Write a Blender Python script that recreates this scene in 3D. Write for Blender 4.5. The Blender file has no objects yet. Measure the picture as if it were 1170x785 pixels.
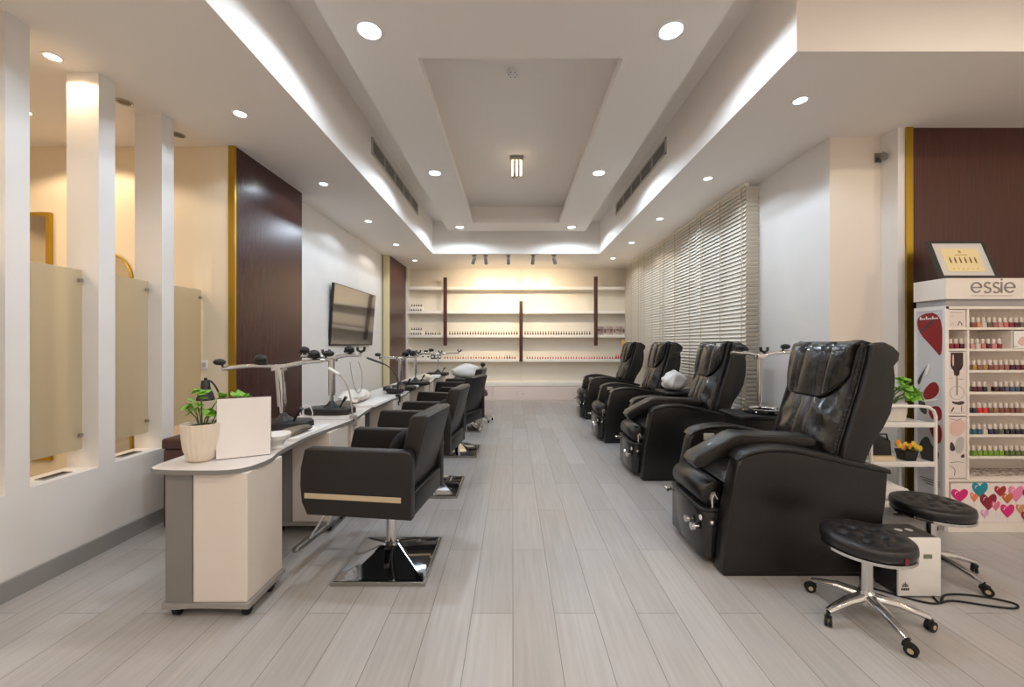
import bpy, bmesh, math, random
from mathutils import Vector, Matrix, Euler
random.seed(7)
R = math.radians
PI = math.pi
SC = bpy.context.scene
COL = SC.collection

# ------------------------------------------------------------------ camera, world, exposure
CAM_Z = 1.38
cam_d = bpy.data.cameras.new('camera')
cam_d.sensor_width = 36.0
cam_d.lens = 14.0
cam_d.shift_x = -1.0 / 1170
cam_d.shift_y = -1.0 / 1170
cam_d.clip_start = 0.05
cam = bpy.data.objects.new('camera', cam_d)
cam.location = (0, 0, CAM_Z)
cam.rotation_euler = (R(90), 0, 0)
COL.objects.link(cam)
SC.camera = cam
world = bpy.data.worlds.new('world')
world.use_nodes = True
world.node_tree.nodes['Background'].inputs[0].default_value = (0.9, 0.95, 1.0, 1)
world.node_tree.nodes['Background'].inputs[1].default_value = 0.2
SC.world = world
SC.view_settings.view_transform = 'Standard'
SC.view_settings.look = 'None'
SC.view_settings.gamma = 1.0
SC.view_settings.use_curve_mapping = False
SC.view_settings.exposure = 0.63
try:
    SC.cycles.use_denoising = True
    SC.cycles.denoiser = 'OPENIMAGEDENOISE'
    SC.cycles.max_bounces = 10
    SC.cycles.diffuse_bounces = 6
    SC.cycles.caustics_reflective = False
    SC.cycles.caustics_refractive = False
    SC.cycles.sample_clamp_indirect = 4.0
except Exception:
    pass
P_SOFFIT = 2.4      # watts of a soffit downlight
P_BAND = 9.0
P_WARM = 7.5
P_REAR = 11.0
P_SPOT = 31.0
COOL = (0.74, 0.87, 1.0)
NEUT = (1.0, 0.93, 0.85)
WARM = (1.0, 0.78, 0.54)

# ------------------------------------------------------------------ helpers
def lin(c):
    return tuple(((v / 255.0 + 0.055) / 1.055) ** 2.4 if v > 10 else v / 255.0 / 12.92 for v in c)

MATS = {}
def mat(name, rgb, rough=0.5, metal=0.0, coat=0.0, bump=0.0, bscale=60.0, bdist=0.01, var=0.0, emit=0.0, trans=0.0, spec=None, aniso=None):
    """rgb in sRGB 0..255; noise bump and a light colour variation"""
    if name in MATS:
        return MATS[name]
    m = bpy.data.materials.new(name)
    m.use_nodes = True
    nt = m.node_tree
    b = nt.nodes['Principled BSDF']
    c = lin(rgb)
    b.inputs['Base Color'].default_value = (*c, 1)
    b.inputs['Roughness'].default_value = rough
    b.inputs['Metallic'].default_value = metal
    b.inputs['Coat Weight'].default_value = coat
    b.inputs['Coat Roughness'].default_value = 0.12
    if spec is not None:
        b.inputs['Specular IOR Level'].default_value = spec
    b.inputs['Transmission Weight'].default_value = trans
    if emit:
        b.inputs['Emission Color'].default_value = (*c, 1)
        b.inputs['Emission Strength'].default_value = emit
    tc = nt.nodes.new('ShaderNodeTexCoord')
    if bump:
        n = nt.nodes.new('ShaderNodeTexNoise')
        n.inputs['Scale'].default_value = bscale
        n.inputs['Detail'].default_value = 4
        bp = nt.nodes.new('ShaderNodeBump')
        bp.inputs['Strength'].default_value = bump
        bp.inputs['Distance'].default_value = bdist
        nt.links.new(tc.outputs['Object'], n.inputs['Vector'])
        nt.links.new(n.outputs['Fac'], bp.inputs['Height'])
        nt.links.new(bp.outputs['Normal'], b.inputs['Normal'])
    if var:
        n2 = nt.nodes.new('ShaderNodeTexNoise')
        n2.inputs['Scale'].default_value = 3.0
        n2.inputs['Detail'].default_value = 5
        mp = nt.nodes.new('ShaderNodeMapping')
        if aniso:
            mp.inputs['Scale'].default_value = aniso
        rp = nt.nodes.new('ShaderNodeValToRGB')
        rp.color_ramp.elements[0].position = 0.3
        rp.color_ramp.elements[1].position = 0.7
        rp.color_ramp.elements[0].color = (*[v * (1 - var) for v in c], 1)
        rp.color_ramp.elements[1].color = (*[min(1, v * (1 + var * 0.6)) for v in c], 1)
        nt.links.new(tc.outputs['Object'], mp.inputs['Vector'])
        nt.links.new(mp.outputs['Vector'], n2.inputs['Vector'])
        nt.links.new(n2.outputs['Fac'], rp.inputs['Fac'])
        nt.links.new(rp.outputs['Color'], b.inputs['Base Color'])
    MATS[name] = m
    return m

class MB:
    def __init__(s):
        s.bm = bmesh.new()
        s.mi = 0
        s.M = Matrix.Identity(4)
    def _start(s):
        s._nv = len(s.bm.verts); s._nf = len(s.bm.faces)
    def _fin(s, vs, fs, M=None):
        T = s.M if M is None else s.M @ M
        for v in vs: v.co = T @ v.co
        for f in fs: f.material_index = s.mi
    def poly(s, verts, faces, M=None):
        vs = [s.bm.verts.new(v) for v in verts]
        fs = []
        for f in faces:
            try: fs.append(s.bm.faces.new([vs[i] for i in f]))
            except ValueError: pass
        s._fin(vs, fs, M)
        return vs, fs
    def merge(s, o, M=None):
        vm = {}
        T = s.M if M is None else s.M @ M
        for v in o.verts: vm[v] = s.bm.verts.new(T @ v.co)
        for f in o.faces:
            try:
                nf = s.bm.faces.new([vm[v] for v in f.verts]); nf.material_index = s.mi
            except ValueError: pass
    def box(s, x0, x1, y0, y1, z0, z1, bev=0.0, seg=2, M=None):
        o = bmesh.new()
        vs = [o.verts.new(c) for c in ((x0,y0,z0),(x1,y0,z0),(x1,y1,z0),(x0,y1,z0),(x0,y0,z1),(x1,y0,z1),(x1,y1,z1),(x0,y1,z1))]
        for f in ((0,3,2,1),(4,5,6,7),(0,1,5,4),(1,2,6,5),(2,3,7,6),(3,0,4,7)):
            o.faces.new([vs[i] for i in f])
        if bev:
            bmesh.ops.bevel(o, geom=o.edges[:], offset=bev, segments=seg, profile=0.5, affect='EDGES')
        s.merge(o, M); o.free(); return s
    def prism(s, pts, a, b, axis='y', bev=0.0, seg=2, M=None):
        """polygon extruded along an axis. axis y: pts are (x,z); z: (x,y); x: (y,z)"""
        o = bmesh.new()
        def P(p, t):
            return (p[0], t, p[1]) if axis == 'y' else (p[0], p[1], t) if axis == 'z' else (t, p[0], p[1])
        A = [o.verts.new(P(p, a)) for p in pts]
        B = [o.verts.new(P(p, b)) for p in pts]
        n = len(pts)
        o.faces.new(A); o.faces.new(B[::-1])
        for i in range(n):
            o.faces.new([A[i], B[i], B[(i+1) % n], A[(i+1) % n]])
        bmesh.ops.recalc_face_normals(o, faces=o.faces[:])
        if bev:
            sel = [e for e in o.edges if abs(P((0,0),1)[0]*(e.verts[0].co.x-e.verts[1].co.x) + P((0,0),1)[1]*(e.verts[0].co.y-e.verts[1].co.y) + P((0,0),1)[2]*(e.verts[0].co.z-e.verts[1].co.z)) < 1e-6]
            bmesh.ops.bevel(o, geom=sel, offset=bev, segments=seg, profile=0.5, affect='EDGES')
        s.merge(o, M); o.free(); return s
    def rings(s, rings, closed=True, cap=True, M=None):
        """skin a list of equal-length vertex rings"""
        o = bmesh.new()
        rv = [[o.verts.new(p) for p in r] for r in rings]
        n = len(rings[0])
        for i in range(len(rv) - 1):
            for j in range(n if closed else n - 1):
                k = (j + 1) % n
                try: o.faces.new([rv[i][j], rv[i][k], rv[i+1][k], rv[i+1][j]])
                except ValueError: pass
        if cap and closed:
            o.faces.new(rv[0][::-1]); o.faces.new(rv[-1])
        bmesh.ops.recalc_face_normals(o, faces=o.faces[:])
        s.merge(o, M); o.free(); return s
    def cyl(s, p0, p1, r0, r1=None, seg=16, M=None):
        return s.tube([p0, p1], [r0, r0 if r1 is None else r1], seg, M=M)
    def tube(s, pts, r, seg=8, M=None, cap=True, flat=1.0):
        pts = [Vector(p) for p in pts]
        rs = r if isinstance(r, (list, tuple)) else [r] * len(pts)
        rg = []
        up = Vector((0, 0, 1))
        for i, p in enumerate(pts):
            t = (pts[min(i+1, len(pts)-1)] - pts[max(i-1, 0)]).normalized()
            if i == 0:
                a = up.cross(t)
                if a.length < 1e-3: a = Vector((1, 0, 0)).cross(t)
                a.normalize()
            else:
                a = (a - t * a.dot(t)).normalized()
            b = t.cross(a)
            rg.append([p + (a * math.cos(2*PI*k/seg) + b * math.sin(2*PI*k/seg) * flat) * rs[i] for k in range(seg)])
        return s.rings(rg, True, cap, M)
    def lathe(s, prof, c=(0,0,0), seg=32, M=None, fn=None):
        rg = []
        for r, z in prof:
            r = max(r, 1e-4)
            rg.append([(c[0] + r * (fn(2*PI*k/seg, z) if fn else 1) * math.cos(2*PI*k/seg), c[1] + r * (fn(2*PI*k/seg, z) if fn else 1) * math.sin(2*PI*k/seg), c[2] + z) for k in range(seg)])
        return s.rings(rg, True, True, M)
    def ball(s, c, r, sx=1, sy=1, sz=1, seg=16, M=None):
        T = Matrix.Translation(c) @ Matrix.Diagonal((sx, sy, sz, 1))
        prof = [(r * math.sin(PI * i / 10), -r * math.cos(PI * i / 10)) for i in range(11)]
        return s.lathe(prof, seg=seg, M=T if M is None else M @ T)
    def stroke(s, pts, w, t0, t1, M=None):
        """a flat ribbon along a 2-D path in (x,z), from y=t0 to t1"""
        P = [Vector((p[0], p[1])) for p in pts]
        L, Rr = [], []
        for i, p in enumerate(P):
            d = P[min(i+1, len(P)-1)] - P[max(i-1, 0)]
            d.normalize(); n = Vector((-d.y, d.x)) * (w / 2)
            L.append(p + n); Rr.append(p - n)
        rg = [[(L[i].x, t0, L[i].y), (Rr[i].x, t0, Rr[i].y), (Rr[i].x, t1, Rr[i].y), (L[i].x, t1, L[i].y)] for i in range(len(P))]
        return s.rings(rg, True, True, M)
    def build(s, name, m, parent=None, smooth=35, loc=None):
        me = bpy.data.meshes.new(name)
        bmesh.ops.remove_doubles(s.bm, verts=s.bm.verts[:], dist=1e-6)
        s.bm.to_mesh(me); s.bm.free()
        for mm in (m if isinstance(m, (list, tuple)) else [m]): me.materials.append(mm)
        if smooth:
            for p in me.polygons: p.use_smooth = True
            me.set_sharp_from_angle(angle=R(smooth))
        o = bpy.data.objects.new(name, me)
        COL.objects.link(o)
        if parent: o.parent = parent
        if loc: o.location = loc
        return o

def smooth_path(pts, n=6):
    P_ = [Vector(p) for p in pts]; out = []
    for i in range(len(P_) - 1):
        a, b, c, d = P_[max(i - 1, 0)], P_[i], P_[i + 1], P_[min(i + 2, len(P_) - 1)]
        for k in range(n):
            u = k / n
            out.append(0.5 * ((2 * b) + (c - a) * u + (2 * a - 5 * b + 4 * c - d) * u * u + (3 * b - a - 3 * c + d) * u ** 3))
    out.append(P_[-1])
    return out
def tag(o, label=None, cat=None, group=None, kind=None):
    if label: o['label'] = label
    if cat: o['category'] = cat
    if group: o['group'] = group
    if kind: o['kind'] = kind
    return o
def thing(name, label, cat, loc=(0,0,0), rz=0.0, group=None):
    o = bpy.data.objects.new(name, None)
    o.empty_display_size = 0.1
    COL.objects.link(o)
    o.location = loc; o.rotation_euler = (0, 0, rz)
    return tag(o, label, cat, group)
KIDS = {}
def tree_copy(o, parent=None, label=None, group=None, loc=None, rz=None):
    c = o.copy(); COL.objects.link(c)
    c.parent = parent
    for ch in [x for x in bpy.data.objects if x.parent == o]:
        tree_copy(ch, c)
    if label: c['label'] = label
    if group: c['group'] = group
    if loc is not None: c.location = loc
    if rz is not None: c.rotation_euler = (0, 0, rz)
    return c
def struct(mb, name, m, smooth=0):
    o = mb.build(name, m, None, smooth)
    o['kind'] = 'structure'
    return o
def P(px, py, z):
    """pixel of the photograph at depth z -> world point (used for planning sizes only)"""
    return ((px - 586) * z / 455, z, CAM_Z - (py - 391.5) * z / 455)

# ------------------------------------------------------------------ materials
WHITE_WALL = mat('painted_wall', (232, 229, 226), 0.55, bump=0.03, bscale=25, var=0.03)
CREAM_WALL = mat('cream_wall', (236, 222, 198), 0.6, bump=0.03, bscale=25)
CEIL = mat('ceiling_paint', (243, 237, 231), 0.7)
GLOSSW = mat('glossy_white_panel', (234, 226, 212), 0.22)
SHELFW = mat('white_shelf', (240, 236, 228), 0.35)
BASEB = mat('grey_baseboard', (150, 148, 146), 0.4, var=0.1)
BRASS = mat('brass_strip', (196, 160, 62), 0.3, 1.0, bump=0.2, bscale=18)
CHROME = mat('chrome', (215, 215, 215), 0.12, 1.0)
STEEL = mat('brushed_steel', (170, 168, 162), 0.3, 1.0)
BLACKP = mat('black_plastic', (24, 24, 25), 0.4)
BLACKF = mat('black_fabric', (10, 10, 11), 0.9, bump=0.4, bscale=90)
LEATHER = mat('black_leather', (16, 14, 13), 0.32, bump=0.2, bscale=110, coat=0.12)
LEATHER2 = mat('creased_black_leather', (20, 17, 15), 0.27, bump=0.5, bscale=4.5, bdist=0.045, coat=0.3)
LEATHER3 = mat('salon_black_leather', (22, 19, 17), 0.42, bump=0.10, bscale=160)
WHITEP = mat('white_plastic', (236, 234, 232), 0.35)
PAPER = mat('white_card', (236, 232, 232), 0.5)
GREYP = mat('grey_laminate', (128, 126, 124), 0.5)
WHITEL = mat('white_laminate', (226, 217, 208), 0.4)
RUBBER = mat('black_rubber', (16, 16, 16), 0.7)
TOWEL = mat('white_towel', (232, 230, 228), 0.95, bump=0.7, bscale=70)
SOIL = mat('soil', (42, 30, 22), 0.95, bump=0.8, bscale=60)
LEAF = mat('green_leaf', (126, 184, 62), 0.45, var=0.3)
STEM = mat('plant_stem', (70, 96, 40), 0.6)
TAN = mat('champagne_metal', (206, 188, 158), 0.4, 0.3)

def wood_mat(name, c0, c1, rough=0.28):
    m = bpy.data.materials.new(name); m.use_nodes = True
    nt = m.node_tree; b = nt.nodes['Principled BSDF']
    tc = nt.nodes.new('ShaderNodeTexCoord'); mp = nt.nodes.new('ShaderNodeMapping')
    mp.inputs['Scale'].default_value = (28, 28, 0.9)
    n = nt.nodes.new('ShaderNodeTexNoise'); n.inputs['Scale'].default_value = 3.0
    n.inputs['Detail'].default_value = 7; n.inputs['Roughness'].default_value = 0.65
    rp = nt.nodes.new('ShaderNodeValToRGB')
    rp.color_ramp.elements[0].position = 0.32; rp.color_ramp.elements[1].position = 0.72
    rp.color_ramp.elements[0].color = (*lin(c0), 1); rp.color_ramp.elements[1].color = (*lin(c1), 1)
    nt.links.new(tc.outputs['Object'], mp.inputs['Vector']); nt.links.new(mp.outputs['Vector'], n.inputs['Vector'])
    nt.links.new(n.outputs['Fac'], rp.inputs['Fac']); nt.links.new(rp.outputs['Color'], b.inputs['Base Color'])
    b.inputs['Roughness'].default_value = rough
    return m
MAHOG = wood_mat('mahogany_veneer', (54, 27, 25), (76, 38, 34), 0.26)
MAHOG_R = wood_mat('mahogany_veneer_red', (66, 34, 27), (88, 50, 39), 0.3)
DARKW = wood_mat('dark_wood_post', (54, 30, 22), (84, 48, 32), 0.35)

def floor_mat():
    m = bpy.data.materials.new('wood_look_floor_tiles'); m.use_nodes = True
    nt = m.node_tree; b = nt.nodes['Principled BSDF']; L = nt.links.new
    geo = nt.nodes.new('ShaderNodeNewGeometry')
    sep = nt.nodes.new('ShaderNodeSeparateXYZ'); L(geo.outputs['Position'], sep.inputs[0])
    def math_n(op, a, bb):
        n = nt.nodes.new('ShaderNodeMath'); n.operation = op
        for i, v in enumerate((a, bb)):
            if isinstance(v, (int, float)): n.inputs[i].default_value = v
            elif v is not None: L(v, n.inputs[i])
        return n.outputs[0]
    u = math_n('ADD', sep.outputs['Y'], -2.03 + 12.5)
    v = math_n('ADD', sep.outputs['X'], 0.21 * 40)
    cmb = nt.nodes.new('ShaderNodeCombineXYZ'); L(u, cmb.inputs[0]); L(v, cmb.inputs[1])
    br = nt.nodes.new('ShaderNodeTexBrick'); L(cmb.outputs[0], br.inputs['Vector'])
    br.offset = 0.5; br.offset_frequency = 2; br.squash = 1.0
    br.inputs['Scale'].default_value = 1.0
    br.inputs['Brick Width'].default_value = 1.25
    br.inputs['Row Height'].default_value = 0.21
    br.inputs['Mortar Size'].default_value = 0.0016
    br.inputs['Mortar Smooth'].default_value = 0.1
    br.inputs['Bias'].default_value = 0.0
    br.inputs['Color1'].default_value = (*lin((192, 191, 192)), 1)
    br.inputs['Color2'].default_value = (*lin((179, 177, 177)), 1)
    br.inputs['Mortar'].default_value = (*lin((118, 110, 104)), 1)
    # grain along the plank
    c2 = nt.nodes.new('ShaderNodeCombineXYZ')
    L(math_n('MULTIPLY', sep.outputs['X'], 46.0), c2.inputs[0]); L(math_n('MULTIPLY', sep.outputs['Y'], 2.2), c2.inputs[1])
    L(math_n('MULTIPLY', br.outputs['Fac'], 3.0), c2.inputs[2])
    n = nt.nodes.new('ShaderNodeTexNoise'); n.inputs['Scale'].default_value = 1.0; n.inputs['Detail'].default_value = 5
    L(c2.outputs[0], n.inputs['Vector'])
    rp = nt.nodes.new('ShaderNodeValToRGB')
    rp.color_ramp.elements[0].position = 0.3; rp.color_ramp.elements[1].position = 0.75
    rp.color_ramp.elements[0].color = (0.80, 0.79, 0.78, 1); rp.color_ramp.elements[1].color = (1, 1, 1, 1)
    L(n.outputs['Fac'], rp.inputs['Fac'])
    # soft warm stains in large patches
    n3 = nt.nodes.new('ShaderNodeTexNoise'); n3.inputs['Scale'].default_value = 0.9; n3.inputs['Detail'].default_value = 3
    L(geo.outputs['Position'], n3.inputs['Vector'])
    r3 = nt.nodes.new('ShaderNodeValToRGB')
    r3.color_ramp.elements[0].position = 0.42; r3.color_ramp.elements[1].position = 0.7
    r3.color_ramp.elements[0].color = (1, 1, 1, 1); r3.color_ramp.elements[1].color = (1.0, 0.965, 0.92, 1)
    L(n3.outputs['Fac'], r3.inputs['Fac'])
    mx = nt.nodes.new('ShaderNodeMixRGB'); mx.blend_type = 'MULTIPLY'; mx.inputs[0].default_value = 0.8
    L(br.outputs['Color'], mx.inputs[1]); L(rp.outputs['Color'], mx.inputs[2])
    m2 = nt.nodes.new('ShaderNodeMixRGB'); m2.blend_type = 'MULTIPLY'; m2.inputs[0].default_value = 1.0
    L(mx.outputs[0], m2.inputs[1]); L(r3.outputs['Color'], m2.inputs[2])
    L(m2.outputs[0], b.inputs['Base Color'])
    b.inputs['Roughness'].default_value = 0.36
    bp = nt.nodes.new('ShaderNodeBump'); bp.inputs['Strength'].default_value = 0.25; bp.inputs['Distance'].default_value = 0.002
    inv = math_n('SUBTRACT', 1.0, br.outputs['Fac']); L(inv, bp.inputs['Height'])
    L(bp.outputs['Normal'], b.inputs['Normal'])
    return m
FLOOR = floor_mat()

# ------------------------------------------------------------------ room shell
H = 3.15      # soffit height
U = 3.80      # upper ceiling
struct(MB().box(-6, 5.4, -3, 9.9, -0.1, 0), 'floor', FLOOR)
c = MB()
c.box(-6.1, 5.5, -3.1, 10, U, U + 0.1)
c.box(-6.1, -1.59, -3.1, 10, H, U - 0.0005)
c.box(1.725, 5.5, 2.42, 10, H, U - 0.0005)
c.box(-1.59, 1.725, 7.93, 10, H, U - 0.0005)
struct(c, 'ceiling', CEIL)
# floating band with the recessed tray
b = MB()
bx0, bx1, by0, by1 = -1.22, 1.36, 0.4, 7.49
ox0, ox1, oy0, oy1 = -0.70, 0.815, 2.94, 6.97
b.box(bx0, ox0, by0, by1, 3.48, 3.56); b.box(ox1, bx1, by0, by1, 3.48, 3.56)
b.box(ox0, ox1, by0, oy0, 3.48, 3.56); b.box(ox0, ox1, oy1, by1, 3.48, 3.56)
b.box(bx0 + .10, ox0 - .10, by0 + .10, by1 - .10, 3.56, U); b.box(ox1 + .10, bx1 - .10, by0 + .10, by1 - .10, 3.56, U)
b.box(ox0 - .10, ox1 + .10, by0 + .10, oy0 - .10, 3.56, U); b.box(ox0 - .10, ox1 + .10, oy1 + .10, by1 - .10, 3.56, U)
struct(b, 'trim_1', CEIL)

struct(MB().box(-2.85, -2.64, 4.71, 8.08, 0, H), 'wall_left', WHITE_WALL)
struct(MB().box(-2.52, -2.5, 3.602, 4.72, 0, H), 'wall_left_panel', MAHOG)
struct(MB().box(-2.85, -2.5205, 3.7505, 4.7095, 0, H).box(-2.64, -2.5205, 4.7095, 4.72, 0, H), 'wall_left_core', WHITE_WALL)
struct(MB().box(-2.85, -2.5, 8.08, 9.29, 0, H), 'wall_left_panel_far', MAHOG_R)
struct(MB().box(-2.556, -2.499, 3.575, 3.5995, 0, H), 'trim_2', BRASS)
struct(MB().box(-2.64, -2.499, 8.06, 8.081, 0, H), 'trim_3', mat('pale_gilt_strip', (232, 218, 172), 0.4, 0.2))
struct(MB().box(-2.655, -2.64, 8.03, 8.06, 0, H).box(-2.64, -2.632, 8.03, 8.06, 0, H), 'trim_4', mat('dark_strip', (84, 80, 66), 0.5))  # narrow strip, darker than the faces beside it
# cream wall of the side room, facing the camera
struct(MB().box(-6, -2.5205, 3.60, 3.75, 0, H), 'wall_side_room', CREAM_WALL)
struct(MB().box(-6.1, -6, -3, 3.75, 0, H), 'wall_far_left', CREAM_WALL)
struct(MB().box(-6.1, 5.5, -3.1, -3, 0, U), 'wall_rear', WHITE_WALL)
struct(MB().box(5.4, 5.5, -3, 3.28, 0, U), 'wall_far_right', WHITE_WALL)
# half wall with the row of thin columns
hw = MB().box(-2.92, -2.71, -3, 3.60, 0, 0.565)
for y0 in (-1.24, -0.76, -0.28, 0.20, 0.68, 1.16, 1.645, 2.126, 2.605, 3.075):
    hw.box(-2.92, -2.71, y0, y0 + 0.108, 0.5645, H)
struct(hw, 'wall_partition', WHITE_WALL)
struct(MB().box(-2.71, -2.693, -3, 3.60, 0, 0.11, bev=0.003), 'baseboard_left', BASEB)
struct(MB().box(-2.64, -2.625, 4.72, 8.03, 0, 0.11, bev=0.003), 'baseboard_left_far', BASEB)

# back wall: glossy panel with a central joint, side stiles
bw = MB().box(-2.85, 0.1935, 9.56, 9.75, 0, H).box(0.1965, 2.95, 9.56, 9.75, 0, H)
struct(bw, 'wall_back', GLOSSW)
struct(MB().box(-2.545, -2.46, 9.295, 9.56, 0, H), 'trim_5', SHELFW)
# right wall (behind the blinds) with a return facing the camera
wr = MB()
wr.box(2.73, 2.95, 3.4305, 4.75, 0, H); wr.box(2.73, 2.95, 4.75, 9.56, 0, 0.5); wr.box(2.73, 2.95, 4.75, 9.56, 2.95, H)
wr.box(2.73, 2.95, 6.5, 6.9, 0.5, 2.95); wr.box(2.73, 2.95, 9.1, 9.56, 0.5, 2.95)
struct(wr, 'wall_right', WHITE_WALL)
struct(MB().box(2.7305, 3.169, 3.43, 3.43045, 0, H).box(2.9505, 3.169, 3.43045, 3.55, 0, H), 'wall_right_return', mat('warm_white_wall', (230, 220, 208), 0.55))
struct(MB().box(3.17, 3.229, 3.28, 3.55, 0, H), 'trim_6', WHITE_WALL)
struct(MB().box(3.2295, 3.283, 3.265, 3.55, 0, H), 'trim_7', BRASS)
struct(MB().box(3.2835, 5.5, 3.28, 3.55, 0, H), 'wall_right_panel', MAHOG_R)
WINF = mat('window_frame_white', (225, 225, 225), 0.4)
GLS = mat('window_glass', (235, 240, 240), 0.02, trans=1.0)
for i, (a0, a1) in enumerate(((4.75, 6.5), (6.9, 9.1))):
    wf = MB()
    wf.box(2.80, 2.86, a0, a1, 0.5, 0.56); wf.box(2.80, 2.86, a0, a1, 2.89, 2.95)
    n = 3
    for k in range(n + 1):
        yy = a0 + (a1 - a0 - 0.06) * k / n
        wf.box(2.80, 2.86, yy, yy + 0.06, 0.56, 2.89)
    o = struct(wf, 'window_%d' % (i + 1), WINF)
    g = MB().box(2.825, 2.833, a0 + .02, a1 - .02, 0.54, 2.91).build('window_glass', GLS, o, 0)

# ------------------------------------------------------------------ lamps in the ceiling
LENS = mat('lit_lens', (255, 252, 246), 0.4, emit=9.0)
LENSW = mat('warm_lit_lens', (255, 226, 178), 0.4, emit=9.0)
OFFL = mat('unlit_lens', (120, 108, 92), 0.5)
RINGM = mat('white_lamp_ring', (236, 234, 232), 0.35)
def downlight(x, y, z, r, label, power, color, lens=LENS, group=None, spread=146, ring=RINGM):
    t = thing('ceiling_downlight', label, 'ceiling light', (x, y, z), 0, group)
    MB().lathe([(r * 0.84, 0.0), (r * 0.86, -0.004), (r * 1.1, -0.006), (r * 1.16, -0.003), (r * 1.16, 0.0)], seg=32).build('trim_ring', ring, t)
    MB().lathe([(0.001, -0.0022), (r * 0.5, -0.0022), (r * 0.845, -0.001)], seg=32).build('lens', lens, t)
    if power:
        ld = bpy.data.lights.new('downlight_lamp', 'SPOT')
        ld.energy = power * 4.5; ld.color = color
        ld.spot_size = R(spread); ld.spot_blend = 0.25; ld.shadow_soft_size = r * 0.7
        lo = bpy.data.objects.new('downlight_lamp', ld)
        COL.objects.link(lo); lo.parent = t; lo.location = (0, 0, -0.01)
    return t
ordn = ['nearest', 'second nearest', 'third nearest', 'fourth nearest', 'farthest']
for i, y in enumerate((-1.03, 0.34, 1.71)):
    downlight(-2.11, y, H, 0.05, 'white downlight in the left soffit behind the camera, %s to the rear wall' % ordn[i], P_SOFFIT, COOL)
for i, y in enumerate((3.08, 4.44, 5.81, 7.2, 8.58)):
    downlight(-2.11, y, H, 0.05, 'small round downlight in the left soffit, %s of the five' % ordn[i], P_SOFFIT, COOL if i < 3 else NEUT)
for i, y in enumerate((2.91, 4.29, 5.69, 7.05, 8.36)):
    downlight(2.10, y, H, 0.05, 'small round downlight in the right soffit, %s of the five' % ordn[i], P_SOFFIT, COOL if i < 3 else NEUT)
for i, y in enumerate((2.68, 4.93, 7.24)):
    for s, sd in ((-0.966, 'left'), (1.065, 'right')):
        downlight(s, y, 3.48, 0.088 if i == 0 else 0.08, 'bright round downlight on the %s of the hanging ceiling band, %s pair' % (sd, ('nearest', 'middle', 'farthest')[i]), P_BAND, COOL, spread=172)
for x, y in ((-0.9, 0.0), (1.0, 0.0), (2.9, 0.2), (4.3, 0.2), (-0.9, -1.8), (1.0, -1.8), (2.9, -1.5), (4.3, -1.5)):  # unseen downlights, added as warm fill from the rear
    downlight(x, y, U, 0.09, 'unseen warm downlight added to the high ceiling as fill light', P_REAR, (1.0, 0.87, 0.73), LENSW, 'added fill downlights', spread=172)
downlight(-2.85, 2.466, H, 0.045, 'lit warm downlight above the nearest frosted pane', P_WARM * 0.2, WARM, LENSW)
downlight(-3.75, 3.05, H, 0.05, 'lit warm downlight in the side room before the cream wall', P_WARM, WARM, LENSW)
downlight(-2.86, 2.93, H, 0.045, 'unlit downlight above the middle frosted pane', 0, WARM, OFFL, ring=STEEL)
downlight(-2.85, 3.39, H, 0.045, 'unlit downlight above the farthest frosted pane', 0, WARM, OFFL, ring=STEEL)
for x, y in ((-3.75, 1.4), (-5.0, 2.4), (-5.0, 0.8), (-4.2, -0.8)):
    downlight(x, y, H, 0.05, 'warm downlight inside the side room', P_WARM, WARM, LENSW, 'side room downlights')

# spots on the soffit that light the display wall
SPOTM = mat('grey_spot_metal', (150, 150, 150), 0.35, 0.7)
for i, (x, tilt) in enumerate(((-0.78, -0.55), (-0.55, 0.1), (-0.09, 0.0), (0.41, -0.12), (0.83, 0.5))):
    t = thing('ceiling_spotlight', 'small grey spotlight aimed at the display wall, %s from the left' % ('first', 'second', 'third', 'fourth', 'fifth')[i], 'spotlight', (x, 8.06, H))
    MB().lathe([(0.045, 0), (0.045, -0.022), (0.03, -0.03), (0.008, -0.032)], seg=20).cyl((0, 0, -0.03), (0, 0, -0.07), 0.008, seg=8).build('mount', SPOTM, t)
    d = Vector((math.sin(tilt) * 0.7, 0.45, -0.9)).normalized()
    p0 = Vector((0, 0, -0.075)) - d * 0.03
    hd = MB(); hd.tube([p0, p0 + d * 0.03, p0 + d * 0.14], [0.026, 0.034, 0.036], 16, cap=False)
    hd.cyl(p0 + d * 0.0, p0 + d * 0.002, 0.026)
    hd.build('lamp_head', SPOTM, t)
    MB().cyl(p0 + d * 0.118, p0 + d * 0.12, 0.033).build('lens', LENSW, t)
    ld = bpy.data.lights.new('spotlight_lamp', 'SPOT')
    ld.energy = P_SPOT; ld.color = (1.0, 0.80, 0.56); ld.spot_size = R(112); ld.spot_blend = 1.0; ld.shadow_soft_size = 0.03
    lo = bpy.data.objects.new('spotlight_lamp', ld); COL.objects.link(lo); lo.parent = t
    lo.location = p0 + d * 0.15
    aim = Vector((x * 0.25, 1.45, -0.80))
    lo.rotation_euler = aim.to_track_quat('-Z', 'Y').to_euler()

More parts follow.
